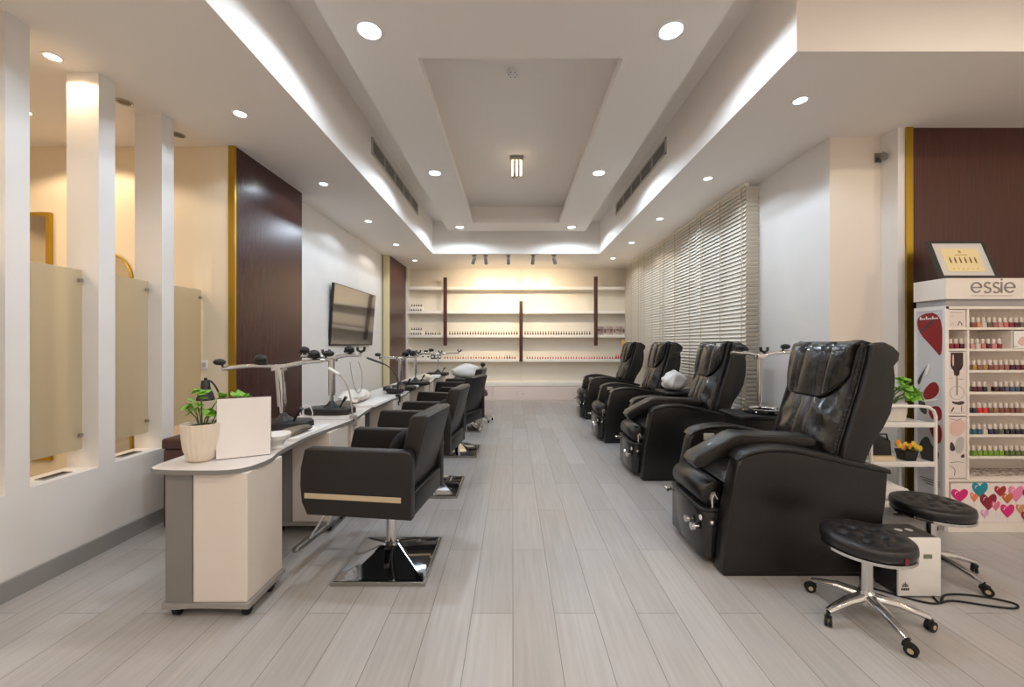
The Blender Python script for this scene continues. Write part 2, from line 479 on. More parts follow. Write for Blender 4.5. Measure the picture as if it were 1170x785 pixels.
# emergency lamp, detector, sensor in the tray
t = thing('ceiling_lamp', 'small ceiling fitting with three bare tubes in the tray recess', 'ceiling light', (0.05, 5.2, U))
MB().box(-0.085, 0.085, -0.05, 0.05, -0.05, 0, bev=0.006).build('mount', STEEL, t)
for k in (-0.055, 0, 0.055):
    MB().tube([(k, -0.02, -0.05), (k, -0.02, -0.21), (k, 0.0, -0.235), (k, 0.02, -0.21), (k, 0.02, -0.05)], 0.013, 8).build('lamp_tube', mat('warm_lamp_tube', (255, 236, 206), 0.4, emit=1.6), t)
t = thing('motion_sensor', 'small grey sensor on the tray recess ceiling beyond the tube lamp', 'sensor', (0.03, 5.75, U))
MB().box(-0.04, 0.04, -0.03, 0.03, -0.04, 0, bev=0.006).build('housing', STEEL, t)
MB().lathe([(0.03, -0.04), (0.028, -0.055), (0.012, -0.062), (0.001, -0.062)], seg=16).build('sensor_lens', WHITEP, t)
t = thing('smoke_detector', 'white round smoke detector on the tray recess ceiling', 'smoke detector', (0.0, 3.55, U))
MB().lathe([(0.055, 0), (0.055, -0.012), (0.045, -0.03), (0.02, -0.036), (0.001, -0.036)], seg=28).build('housing', WHITEP, t)
for k in range(6):
    a = k * PI / 3
    MB().box(0.03, 0.042, -0.005, 0.005, -0.034, -0.029, M=Matrix.Rotation(a, 4, 'Z')).build('vent_slot', GREYP, t, 0)

# air grilles in the tray fascia
for sx, nm in ((-1.59, 'left'), (1.725, 'right')):
    sg = 1 if sx < 0 else -1
    t = thing('air_grille', 'long louvred air conditioning grille in the %s side of the ceiling tray' % nm, 'air grille', (sx, 5.55, 3.595))
    gx0, gx1 = (0, 0.012)
    f = MB()
    for (a0, a1, z0, z1) in ((-1.08, 1.08, 0.075, 0.095), (-1.08, 1.08, -0.095, -0.075), (-1.08, -1.055, -0.095, 0.095), (1.055, 1.08, -0.095, 0.095),
                             (-0.64, -0.62, -0.08, 0.08), (-0.21, -0.19, -0.08, 0.08), (0.22, 0.24, -0.08, 0.08), (0.63, 0.65, -0.08, 0.08)):
        f.box(min(0, sg * 0.014), max(0, sg * 0.014), a0, a1, z0, z1)
    f.build('grille_frame', mat('grille_white', (206, 200, 192), 0.5), t, 0)
    MB().box(min(0, sg * 0.002), max(0, sg * 0.002), -1.06, 1.06, -0.08, 0.08).build('dark_backing', mat('grille_shadow', (70, 66, 62), 0.8), t, 0)
    s_ = MB()
    for k in range(8):
        zz = -0.068 + k * 0.0195
        s_.box(-0.006, 0.006, -1.06, 1.06, -0.0015, 0.0015, M=Matrix.Translation((sg * 0.008, 0, zz)) @ Matrix.Rotation(sg * 0.7, 4, 'Y'))
    s_.build('louvres', mat('grille_white', (206, 200, 192), 0.5), t, 0)

# ------------------------------------------------------------------ frosted panes
FROST = bpy.data.materials.new('frosted_glass'); FROST.use_nodes = True
_nt = FROST.node_tree; _b = _nt.nodes['Principled BSDF']
_b.inputs['Base Color'].default_value = (*lin((236, 228, 208)), 1)
_b.inputs['Roughness'].default_value = 0.35
_tr = _nt.nodes.new('ShaderNodeBsdfTranslucent'); _tr.inputs[0].default_value = (*lin((244, 236, 214)), 1)
_gl = _nt.nodes.new('ShaderNodeBsdfRefraction'); _gl.inputs[0].default_value = (*lin((250, 250, 242)), 1); _gl.inputs['Roughness'].default_value = 0.45; _gl.inputs['IOR'].default_value = 1.05
_m1 = _nt.nodes.new('ShaderNodeMixShader'); _m1.inputs[0].default_value = 0.45
_m2 = _nt.nodes.new('ShaderNodeMixShader'); _m2.inputs[0].default_value = 0.5
_nt.links.new(_b.outputs[0], _m1.inputs[1]); _nt.links.new(_tr.outputs[0], _m1.inputs[2])
_nt.links.new(_m1.outputs[0], _m2.inputs[1]); _nt.links.new(_gl.outputs[0], _m2.inputs[2])
_nt.links.new(_m2.outputs[0], _nt.nodes['Material Output'].inputs[0])
for i, (y0, y1, lb) in enumerate(((1.765, 2.114, 'frosted glass pane nearest the camera between the thin white columns'),
                                  (2.246, 2.597, 'frosted glass pane between the first and second visible white columns'),
                                  (2.725, 3.067, 'frosted glass pane between the second and third white columns'),
                                  (3.195, 3.588, 'frosted glass pane between the third column and the cream wall'))):
    t = thing('frosted_pane', lb, 'glass panel', (-2.815, y0, 0.69), 0, 'frosted panes between the columns')
    MB().box(-0.005, 0.005, 0.0, y1 - y0, 0, 1.165, bev=0.001, seg=1).build('pane', FROST, t, 0)
    for yy in (-0.012, y1 - y0 - 0.045):
        for zz in (0.09, 1.095):
            MB().cyl((-0.012, yy + 0.03, zz), (0.018, yy + 0.03, zz), 0.012).cyl((0, yy + 0.03, zz), (0, yy + (0.06 if yy > 0 else -0.0), zz), 0.006, seg=8).build('standoff', STEEL, t)
for i, (y, lb) in enumerate(((2.43, 'small flat grille on the sill below the nearest pane'), (2.9, 'small flat grille on the sill below the middle pane'))):
    t = thing('sill_grille', lb, 'grille', (-2.80, y, 0.565))
    MB().box(-0.03, 0.03, -0.075, 0.075, 0, 0.006, bev=0.001, seg=1).build('plate', STEEL, t, 0)
    q = MB()
    for k in range(9): q.box(-0.022, 0.022, -0.064 + k * 0.015, -0.058 + k * 0.015, 0.006, 0.0075)
    q.build('slots', BLACKP, t, 0)
# mirrors and socket on the cream wall
MIRR = mat('mirror_glass', (210, 205, 196), 0.03, 1.0)
t = thing('wall_mirror', 'tall rectangular mirror with brass frame on the cream wall', 'mirror', (-4.6, 3.6, 0.35))
MB().box(-0.41, 0.41, -0.012, 0, 0, 2.17).build('mirror_glass', MIRR, t, 0)
f = MB(); f.box(-0.445, -0.41, -0.03, 0, -0.03, 2.2); f.box(0.41, 0.445, -0.03, 0, -0.03, 2.2); f.box(-0.41, 0.41, -0.03, 0, 2.17, 2.2); f.box(-0.41, 0.41, -0.03, 0, -0.03, 0)
f.build('mirror_frame', BRASS, t, 0)
t = thing('arched_mirror', 'arched mirror with thin gold frame seen between the white columns', 'mirror', (-3.69, 3.6, 0.35))
arc = [(-0.25, 0)] + [(-0.25 * math.cos(PI * k / 18), 1.62 + 0.22 * math.sin(PI * k / 18)) for k in range(19)] + [(0.25, 0)]
MB().prism(arc, -0.012, 0).build('mirror_glass', MIRR, t, 30)
MB().tube([(x, -0.012, z) for x, z in arc + [arc[0]]], 0.011, 8).build('mirror_frame', BRASS, t)
t = thing('wall_socket', 'white double socket on the cream wall left of the brass strip', 'socket', (-2.81, 3.6, 1.18))
MB().box(-0.055, 0.055, -0.01, 0, -0.04, 0.04, bev=0.003).build('plate', WHITEP, t)
for k in (-0.026, 0.026):
    MB().box(k - 0.016, k + 0.016, -0.013, -0.01, -0.02, 0.022, bev=0.001, seg=1).build('socket_face', mat('socket_grey', (196, 190, 180), 0.5), t)

# brown cabinet behind the desk end
t = thing('side_cabinet', 'low dark brown leatherette box seat behind the white desk end', 'box seat', (-2.25, 3.17, 0))
MB().box(-0.30, 0.30, -0.27, 0.27, 0.03, 0.60, bev=0.012).build('body', mat('brown_leatherette', (78, 48, 40), 0.45, bump=0.1, bscale=90), t)
MB().box(-0.31, 0.31, -0.28, 0.28, 0.60, 0.68, bev=0.02, seg=3).build('seat_pad', mat('brown_leatherette', (78, 48, 40), 0.45), t)
for sx in (-0.25, 0.25):
    for sy in (-0.22, 0.22):
        MB().cyl((sx, sy, 0), (sx, sy, 0.03), 0.02).build('foot', BLACKP, t)

# television
t = thing('television', 'wide black wall television tilted slightly on the white left wall', 'television', (-2.585, 6.50, 1.79))
tv = Matrix.Rotation(R(4.0), 4, 'Y') @ Matrix.Rotation(R(-1.5), 4, 'Z')
MB().box(-0.02, 0.02, -0.80, 0.80, -0.455, 0.455, bev=0.006, M=tv).build('bezel', BLACKP, t)
MB().box(0.0195, 0.0215, -0.785, 0.785, -0.435, 0.442, M=tv).build('screen', mat('dark_screen', (34, 30, 28), 0.04, spec=0.9, coat=1.0), t, 0)
MB().box(-0.055, -0.015, -0.25, 0.25, -0.2, 0.2).box(-0.05, -0.02, -0.1, 0.1, -0.1, 0.1).build('wall_mount', BLACKP, t, 0)

# small sensor with bracket by the right pilaster
t = thing('wall_sensor', 'small dark bracket sensor high on the wall beside the right pilaster', 'sensor', (3.12, 3.43, 2.97))
MB().tube([(0.02, 0, 0), (0.02, -0.03, 0.01), (0.03, -0.05, 0.03)], 0.008, 8).box(-0.01, 0.05, -0.008, 0, -0.04, 0.04, bev=0.002).build('bracket', STEEL, t)
MB().ball((0.025, -0.055, -0.01), 0.026, 1, 1, 1.3).build('sensor_head', GREYP, t)

# ------------------------------------------------------------------ display wall
for i, z in enumerate((2.623, 2.059, 1.499, 0.932)):
    o = MB().box(-2.46, 2.73, 9.30, 9.56, z, z + 0.065, bev=0.003, seg=1).build('wall_shelf', SHELFW, None, 0)
    tag(o, 'long white shelf on the display wall, %s from the top' % ('first', 'second', 'third', 'fourth')[i], 'shelf', 'display wall shelves')
t = thing('low_cabinet', 'low white built-in cabinet along the foot of the display wall', 'cabinet', (0.195, 9.55, 0))
MB().box(-2.655, 2.535, -0.24, 0, 0, 0.37).build('body', SHELFW, t, 0)
MB().box(-2.655, 2.535, -0.262, 0, 0.37, 0.455, bev=0.004).build('cabinet_top', SHELFW, t, 0)
for k in range(8):
    x0 = -2.62 + k * 0.65
    d = MB().box(x0 + 0.006, min(x0 + 0.644, 2.53), -0.256, -0.24, 0.03, 0.36, bev=0.003, seg=1).build('door', mat('door_white', (228, 214, 208), 0.35), t, 0)
    kx = x0 + (0.58 if k % 2 == 1 else 0.06)
    MB().ball((kx, -0.266, 0.19), 0.012).build('knob', STEEL, d)
for i, (x, z0, z1) in enumerate(((-1.575, 1.31, 2.88), (0.19, 0.94, 2.33), (1.93, 1.31, 2.90))):
    t = thing('wooden_post', 'dark wooden upright fixed to the shelf fronts, %s' % ('left of the display wall', 'shorter middle one', 'right of the display wall')[i], 'post', (x, 9.297, z0))
    MB().box(-0.04, 0.04, -0.055, 0, 0, z1 - z0, bev=0.004, seg=1).build('post', DARKW, t, 0)
    MB().box(-0.042, 0.042, -0.057, -0.0, z1 - z0, z1 - z0 + 0.012).build('end_cap', BLACKP, t, 0)

def small_bottle(col, label, group, x, z, h=0.085, capc=(40, 38, 38), y=9.40):
    key = ('sb', col, h, capc)
    if key not in KIDS:
        q = MB(); q.mi = 0
        q.lathe([(0.001, 0), (0.016, 0), (0.018, 0.006), (0.018, h * 0.42), (0.009, h * 0.52), (0.001, h * 0.521)], seg=10)
        q.mi = 1
        q.lathe([(0.009, h * 0.521), (0.0095, h * 0.53), (0.007, h), (0.001, h + 0.001)], seg=8)
        o = q.build('nail_polish_bottle', [mat('polish_%d_%d_%d' % col, col, 0.12), mat('cap_%d_%d_%d' % capc, capc, 0.35)], None)
        KIDS[key] = o
    else:
        o = KIDS[key].copy(); COL.objects.link(o)
    o.location = (x, y, z)
    return tag(o, label, 'nail polish', group)
z3, z4, z2 = 1.564, 0.997, 2.124
rr = random.Random(3)
for k in range(27):
    small_bottle(rr.choice(((120, 70, 50), (90, 60, 60), (60, 50, 50))), 'tiny dark-capped polish bottle in the left row on the third shelf', 'left row of bottles on the third shelf', -1.49 + k * 0.061, z3)
for k in range(26):
    small_bottle(rr.choice(((120, 70, 50), (90, 60, 60), (60, 60, 70))), 'tiny dark-capped polish bottle in the right row on the third shelf', 'right row of bottles on the third shelf', 0.29 + k * 0.061, z3, 0.09)
for k in range(7):
    small_bottle((70, 50, 46), 'short dark bottle left of the first post on the third shelf', 'short bottles left of the first post', -2.05 + k * 0.055, z3, 0.06 if k else 0.1)
for k in range(28):
    c_ = rr.choice(((196, 130, 110), (210, 160, 140), (180, 110, 100)))
    if k in (24, 25): c_ = (50, 34, 34)
    small_bottle(c_, 'tiny peach polish bottle in the left row on the lowest shelf' if k not in (24, 25) else 'tiny dark polish bottle among peach ones on the lowest shelf', 'left row of bottles on the lowest shelf' if k not in (24, 25) else 'dark pair of bottles on the lowest shelf', -1.60 + k * 0.061, z4, 0.09, (214, 196, 180) if k not in (24, 25) else (40, 38, 38))
for k in range(35):
    c_ = rr.choice(((186, 90, 96), (206, 120, 120), (170, 80, 90)))
    small_bottle(c_, 'tiny rose polish bottle in the right row on the lowest shelf', 'right row of bottles on the lowest shelf', 0.34 + k * 0.061, z4, 0.075, (206, 186, 182))
for zz, nm, hh in ((z2, 'second', 0.09), (z3, 'third', 0.08)):
    for row in range(2):
        for k in range(5):
            small_bottle((90, 76, 70), 'tiny tester bottle at the left end of the %s shelf' % nm, 'tester bottles at the left end of the %s shelf' % nm, -2.40 + k * 0.055, zz + 0.0 + row * 0.115, 0.055, y=9.42 + row * 0.05)
    o = MB().box(-2.44, -2.13, 9.45, 9.52, zz, zz + 0.115, bev=0.003, seg=1).build('bottle_riser', SHELFW, None, 0)
    tag(o, 'small white riser block under tester bottles on the %s shelf' % nm, 'display riser')
# decorated boxes on the third shelf right of the right post
for k in range(9):
    cc = ((196, 172, 160), (176, 160, 156), (214, 196, 180))[k % 3]
    t = thing('gift_box', 'pale patterned product box on the third shelf beside the blinds', 'box', (2.03 + k * 0.073, 9.42, z3), 0, 'patterned boxes at the right end of the third shelf')
    MB().box(-0.034, 0.034, -0.03, 0.03, 0, 0.20, bev=0.002, seg=1).build('carton', mat('carton_%d' % (k % 3), cc, 0.5, var=0.3), t, 0)
    MB().box(-0.028, 0.028, -0.0312, -0.03, 0.09 - 0.02 * (k % 3), 0.14, bev=0).build('label_band', mat('label_%d' % (k % 2), ((120, 100, 100), (150, 120, 100))[k % 2], 0.5), t, 0)
# black and white pieces on the lowest shelf, left
for k, (x, cc) in enumerate(((-2.12, (240, 240, 240)), (-2.0, (240, 240, 240)), (-1.9, (30, 30, 34)), (-1.82, (60, 60, 70)), (-1.74, (40, 40, 46)))):
    t = thing('polish_set', 'small %s polish set box on the lowest shelf left of the bottle row' % ('white' if cc[0] > 200 else 'dark'), 'box', (x, 9.40, z4), 0.2 * k, 'white and dark set boxes on the lowest shelf')
    MB().box(-0.034, 0.034, -0.022, 0.022, 0, 0.1 if k < 2 else 0.13, bev=0.004, seg=1).build('box_body', mat('setbox_%d' % k, cc, 0.4), t, 0)
    MB().ball((0, -0.022, 0.05), 0.022, 1, 0.2, 1).build('emblem', BLACKP if k < 2 else WHITEP, t)
for k in range(4):
    small_bottle((176, 40, 60), 'small red bottle at the right end of the lowest shelf', 'red bottles at the right end of the lowest shelf', 2.44 + k * 0.05, z4, 0.11, (200, 60, 80))
o = MB().box(2.56, 2.70, 9.33, 9.40, 1.29, 1.44, bev=0.006).build('hanging_tag', mat('yellow_tag', (226, 190, 96), 0.5), None)
tag(o, 'small yellow block under the third shelf beside the far blind', 'tag')

# ------------------------------------------------------------------ blinds
SLAT = mat('cream_slat', (238, 231, 218), 0.5)
TAPE = mat('blind_tape', (206, 190, 160), 0.8)
def blind(x, y0, y1, label, tapes, ret=False, zb=0.42):
    t = thing('venetian_blind', label, 'window blind', (x, y0, H))
    Lh = y1 - y0
    MB().box(-0.012, 0.045, 0, Lh, -0.035, 0, bev=0.003, seg=1).build('headrail', SLAT, t, 0)
    s_ = MB()
    n = int((H - 0.06 - zb) / 0.0465)
    for k in range(n):
        z = -0.058 - k * 0.0465
        M = Matrix.Translation((0.012, 0, z)) @ Matrix.Rotation(R(-60), 4, 'Y')
        s_.box(-0.027, 0.027, 0.004, Lh - 0.004, -0.0013, 0.0013, M=M)
        if ret:
            M2 = Matrix.Translation((0.09, 0.012, z)) @ Matrix.Rotation(R(-38), 4, 'X')
            s_.box(-0.080, 0.062, -0.026, 0.026, -0.0013, 0.0013, M=M2)
    s_.build('slats', SLAT, t, 0)
    MB().box(-0.008, 0.032, 0.002, Lh - 0.002, zb - H - 0.02, zb - H + 0.005).build('bottom_rail', SLAT, t, 0)
    for yy in tapes:
        MB().box(-0.017, -0.0155, yy - y0 - 0.008, yy - y0 + 0.008, zb - H, -0.035).build('ladder_tape', TAPE, t, 0)
    return t
blind(2.575, 4.41, 5.62, 'cream venetian blind nearest the white wall, wrapping the corner', (4.46, 4.92, 5.42), True)
blind(2.60, 5.64, 6.9, 'cream venetian blind second from the near corner', (5.84, 6.36, 6.8))
blind(2.60, 6.92, 8.1, 'cream venetian blind third from the near corner', (7.0, 7.4, 7.85))
blind(2.60, 8.12, 9.28, 'cream venetian blind next to the display wall', (8.2, 8.7, 9.15))

# ------------------------------------------------------------------ manicure desks
DESKTOP = mat('desk_top_laminate', (226, 220, 216), 0.35, var=0.05, aniso=(1, 1, 1))
def desk(y0, y1, label, near_round=False, ped=((0.02, 0.33), (-0.33, -0.02))):
    t = thing('manicure_desk', label, 'desk', (-1.6, y0, 0), 0)
    Ly = y1 - y0
    pts = []
    N = 16
    for k in range(N + 1):
        u = k / N
        if near_round and u < 0.2: continue
        x = 0.285 - 0.062 * math.sin(PI * u) ** 1.5
        pts.append((x, u * Ly))
    back = [(-0.24, Ly), (-0.24, 0.10 if near_round else 0.0)]
    if near_round:
        pre = [(-0.225, 0.045), (-0.19, 0.018), (-0.10, 0.005), (0.03, 0.0), (0.14, 0.0), (0.19, 0.008), (0.235, 0.03), (0.262, 0.07), (0.28, 0.15), (0.278, 0.22)]
    else:
        pre = []
    poly = pre + pts + back
    q = MB(); q.prism(poly, 0.727, 0.750, 'z')
    top = q.build('tabletop', DESKTOP, t, 30)
    # grey edge band just outside the top
    cx, cy = 0.02, Ly / 2
    e = MB()
    o = bmesh.new()
    vs0 = [o.verts.new((x, y, 0.7255)) for x, y in poly]; vs1 = [o.verts.new((x, y, 0.7485)) for x, y in poly]
    n = len(poly)
    def off(i, d):
        a = Vector(poly[i - 1]); b_ = Vector(poly[i]); c_ = Vector(poly[(i + 1) % n])
        d1 = (b_ - a).normalized(); d2 = (c_ - b_).normalized()
        nn = Vector(((d1.y + d2.y), -(d1.x + d2.x))).normalized()
        return b_ + nn * d
    wo = [off(i, 0.0025) for i in range(n)]
    o.free()
    e.rings([[(poly[i][0], poly[i][1], 0.726) for i in range(n)], [(wo[i].x, wo[i].y, 0.726) for i in range(n)], [(wo[i].x, wo[i].y, 0.7485) for i in range(n)], [(poly[i][0], poly[i][1], 0.7485) for i in range(n)]], True, False)
    e.build('edge_band', GREYP, top, 30)
    for i, (a, b_) in enumerate(ped):
        if a < 0: a, b_ = Ly + a, Ly + b_
        pd = MB().box(-0.005, 0.268, a, b_, 0.077, 0.727, bev=0.004, seg=1).build('pedestal', WHITEL, t, 30)
        pp = [(-0.155, a + 0.03), (-0.14, a - 0.002), (-0.006, a - 0.005), (-0.006, b_), (-0.155, b_)]
        MB().prism(pp, 0.077, 0.7265, 'z').build('side_panel', GREYP, pd, 30)
        pp = [(-0.165, a + 0.02), (-0.15, a - 0.014), (-0.08, a - 0.018), (-0.02, a - 0.008), (0.08, a - 0.008), (0.28, a - 0.014), (0.285, a - 0.008), (0.285, b_ + 0.004), (-0.165, b_ + 0.004)]
        MB().prism(pp, 0.052, 0.0768, 'z').build('plinth', mat('grey_plinth', (150, 147, 144), 0.45), pd, 30)
        for px_ in (-0.10, 0.25):
            for py_ in (a + 0.03, b_ - 0.09):
                w_ = MB()
                w_.cyl((px_ - 0.012, py_, 0.026), (px_ + 0.012, py_, 0.026), 0.026, seg=16)
                w_.prism([(py_ - 0.02, 0.022), (py_ + 0.024, 0.03), (py_ + 0.018, 0.051), (py_ - 0.018, 0.051)], px_ - 0.02, px_ + 0.02, 'x')
                w_.build('caster', RUBBER, pd)
    MB().box(-0.235, -0.222, (0.40 if near_round else 0.01), Ly - 0.01, 0.35, 0.727).build('modesty_panel', WHITEL, t, 0)
    return t
desk(1.966, 3.245, 'white manicure desk nearest the camera with rounded end and grey side panel', True, ped=((0.03, 0.335), (0.93, 1.25)))
desk(3.26, 4.785, 'white manicure desk second in the row, with the white clamp lamp', ped=((0.03, 0.33), (-0.33, -0.03)))
desk(4.80, 6.35, 'white manicure desk third in the row, with the black clamp lamp', ped=((0.03, 0.33), (-0.33, -0.03)))
desk(6.365, 7.93, 'white manicure desk at the far end of the row, by the towel pile', ped=((0.03, 0.33), (-0.33, -0.03)))

# plant in ribbed pot
def ribs(a, z): return 1 + 0.018 * math.cos(a * 22)
t = thing('potted_plant', 'leafy green plant in a ribbed cream pot on the near desk end', 'potted plant', (-1.67, 2.14, 0.75))
pot = MB().lathe([(0.001, 0), (0.052, 0), (0.066, 0.012), (0.082, 0.07), (0.09, 0.14), (0.092, 0.20), (0.085, 0.20), (0.083, 0.185), (0.001, 0.185)], seg=132, fn=ribs).build('pot', mat('ribbed_cream_pot', (226, 214, 198), 0.5), t, 50)
MB().lathe([(0.081, 0.182), (0.05, 0.190), (0.001, 0.192)], seg=24).build('soil', SOIL, t)
def leafy(t, spots, zbase, sizes, seed, leafm=LEAF, stem_r=0.003, n_leaf=5):
    r_ = random.Random(seed)
    st = MB(); lf = MB()
    for (x, y, z) in spots:
        bx, by = x * 0.25, y * 0.25
        st.tube([(bx, by, zbase), (bx + (x - bx) * 0.25, by + (y - by) * 0.25, zbase + (z - zbase) * 0.5), (x, y, z)], stem_r, 6)
        for k in range(n_leaf):
            s_ = sizes * r_.uniform(0.7, 1.2)
            a = r_.uniform(0, 2 * PI); d = r_.uniform(0.1, 1.0) * sizes
            c_ = Vector((x + math.cos(a) * d, y + math.sin(a) * d, z + r_.uniform(-0.8, 0.5) * sizes))
            M = Matrix.Translation(c_) @ Euler((r_.uniform(-0.9, 0.9), r_.uniform(-0.9, 0.9), a)).to_matrix().to_4x4()
            V = [(0, 0, 0)]; n = 15
            for j in range(n):
                b2 = 2 * PI * j / n
                rad = s_ * (0.85 + 0.16 * math.cos(3 * b2) + 0.10 * math.cos(6 * b2 + 0.6))
                V.append((rad * math.cos(b2), rad * math.sin(b2), 0.22 * rad * rad / s_))
            V2 = [(v[0], v[1], v[2] - 0.0012) for v in V]
            F = [(0, j + 1, (j + 1) % n + 1) for j in range(n)] + [(n + 1, n + 1 + (j + 1) % n + 1, n + 1 + j + 1) for j in range(n)]
            F += [(j + 1, n + 2 + j, n + 2 + (j + 1) % n, (j + 1) % n + 1) for j in range(n)]
            lf.poly(V + V2, F, M)
    st.build('stem', STEM, t); lf.build('leaves', leafm, t, 60)
leafy(t, [(-0.075, 0.0, 0.27), (-0.01, 0.01, 0.345), (0.0, -0.03, 0.29), (0.02, 0.02, 0.25), (0.06, 0.05, 0.335), (0.12, 0.10, 0.33), (0.16, 0.12, 0.325), (-0.03, 0.03, 0.36), (0.03, 0.05, 0.25), (-0.08, 0.02, 0.30)], 0.185, 0.027, 5, n_leaf=4)

# white card holder
t = thing('sign_holder', 'blank white upright card in a clear holder on the near desk', 'sign holder', (-1.475, 2.185, 0.75), R(26))
MB().box(-0.125, 0.125, -0.002, 0.002, 0.004, 0.325, M=Matrix.Rotation(R(-4), 4, 'X')).build('card', PAPER, t, 0)
MB().box(-0.127, 0.127, 0.0025, 0.005, 0.002, 0.33, M=Matrix.Rotation(R(-4), 4, 'X')).build('dark_backing', mat('dark_backing', (60, 52, 52), 0.4), t, 0)
MB().box(-0.122, 0.122, 0.0, 0.06, 0, 0.003).build('foot', mat('clear_acrylic', (235, 235, 235), 0.05, trans=0.9), t, 0)

# black desk lamp behind the plant
def gooseneck(name, label, loc, rz, neck, head, m_head, m_neck, clamp=True, group=None, nr=0.006):
    t = thing(name, label, 'desk lamp', loc, rz, group)
    if clamp:
        MB().box(-0.02, 0.03, -0.018, 0.018, 0.0, 0.03, bev=0.003).box(0.02, 0.034, -0.014, 0.014, -0.05, 0.005, bev=0.003).box(0.003, 0.034, -0.012, 0.012, -0.062, -0.05, bev=0.003).cyl((0.014, 0, -0.09), (0.014, 0, -0.05), 0.006, seg=10).cyl((0.014, 0, -0.095), (0.014, 0, -0.088), 0.010, seg=12).build('clamp', m_neck, t)
    else:
        MB().lathe([(0.001, 0), (0.07, 0), (0.07, 0.012), (0.02, 0.022), (0.001, 0.022)], seg=24).build('lamp_base', m_neck, t)
    MB().tube(smooth_path(neck), nr, 10).build('gooseneck', m_neck, t)
    head(t, m_head)
    return t
def bell(t, m):
    MB().lathe([(0.044, -0.11), (0.046, -0.105), (0.036, -0.07), (0.024, -0.04), (0.021, 0.0), (0.018, 0.006), (0.001, 0.008)], c=(0, 0, 0.405), seg=24).build('lamp_shade', m, t)
    MB().cyl((0, 0, 0.41), (0, 0, 0.425), 0.008).build('switch', m, t)
gooseneck('desk_lamp', 'small black bell-shaped desk lamp behind the ribbed plant pot', (-1.79, 2.32, 0.75), 0,
          [(0.03, 0.03, 0.02), (0.06, 0.05, 0.16), (0.05, 0.04, 0.32), (0.02, 0.02, 0.40), (0.0, 0.0, 0.407)], bell, BLACKP, BLACKP, clamp=False, nr=0.005)
def slim(tip0, tip1):
    def f(t, m):
        d = (Vector(tip1) - Vector(tip0))
        MB().tube([tip0, Vector(tip0) + d * 0.1, Vector(tip0) + d * 0.9, tip1], [0.008, 0.017, 0.019, 0.012], 12, flat=0.7).build('lamp_head', m, t)
    return f
gooseneck('clamp_lamp', 'slim black gooseneck lamp clamped to the third desk edge', (-1.338, 4.62, 0.75), 0,
          [(0, 0, 0.02), (0.005, 0, 0.12), (-0.01, 0.0, 0.22), (-0.05, 0.0, 0.30), (-0.11, 0.0, 0.355), (-0.16, 0.0, 0.385)], slim((-0.15, 0, 0.38), (-0.36, 0, 0.455)), mat('dark_grey_lamp', (52, 52, 54), 0.35), BLACKP)
gooseneck('clamp_lamp', 'slim white gooseneck lamp clamped to the second desk edge', (-1.328, 3.30, 0.75), 0,
          [(0, 0, 0.02), (-0.01, 0, 0.12), (-0.03, 0.0, 0.23), (-0.07, 0.0, 0.32), (-0.115, 0.0, 0.37)], slim((-0.11, 0, 0.365), (-0.20, 0, 0.42)), WHITEP, mat('pale_grey_metal', (176, 172, 168), 0.35, 0.4))

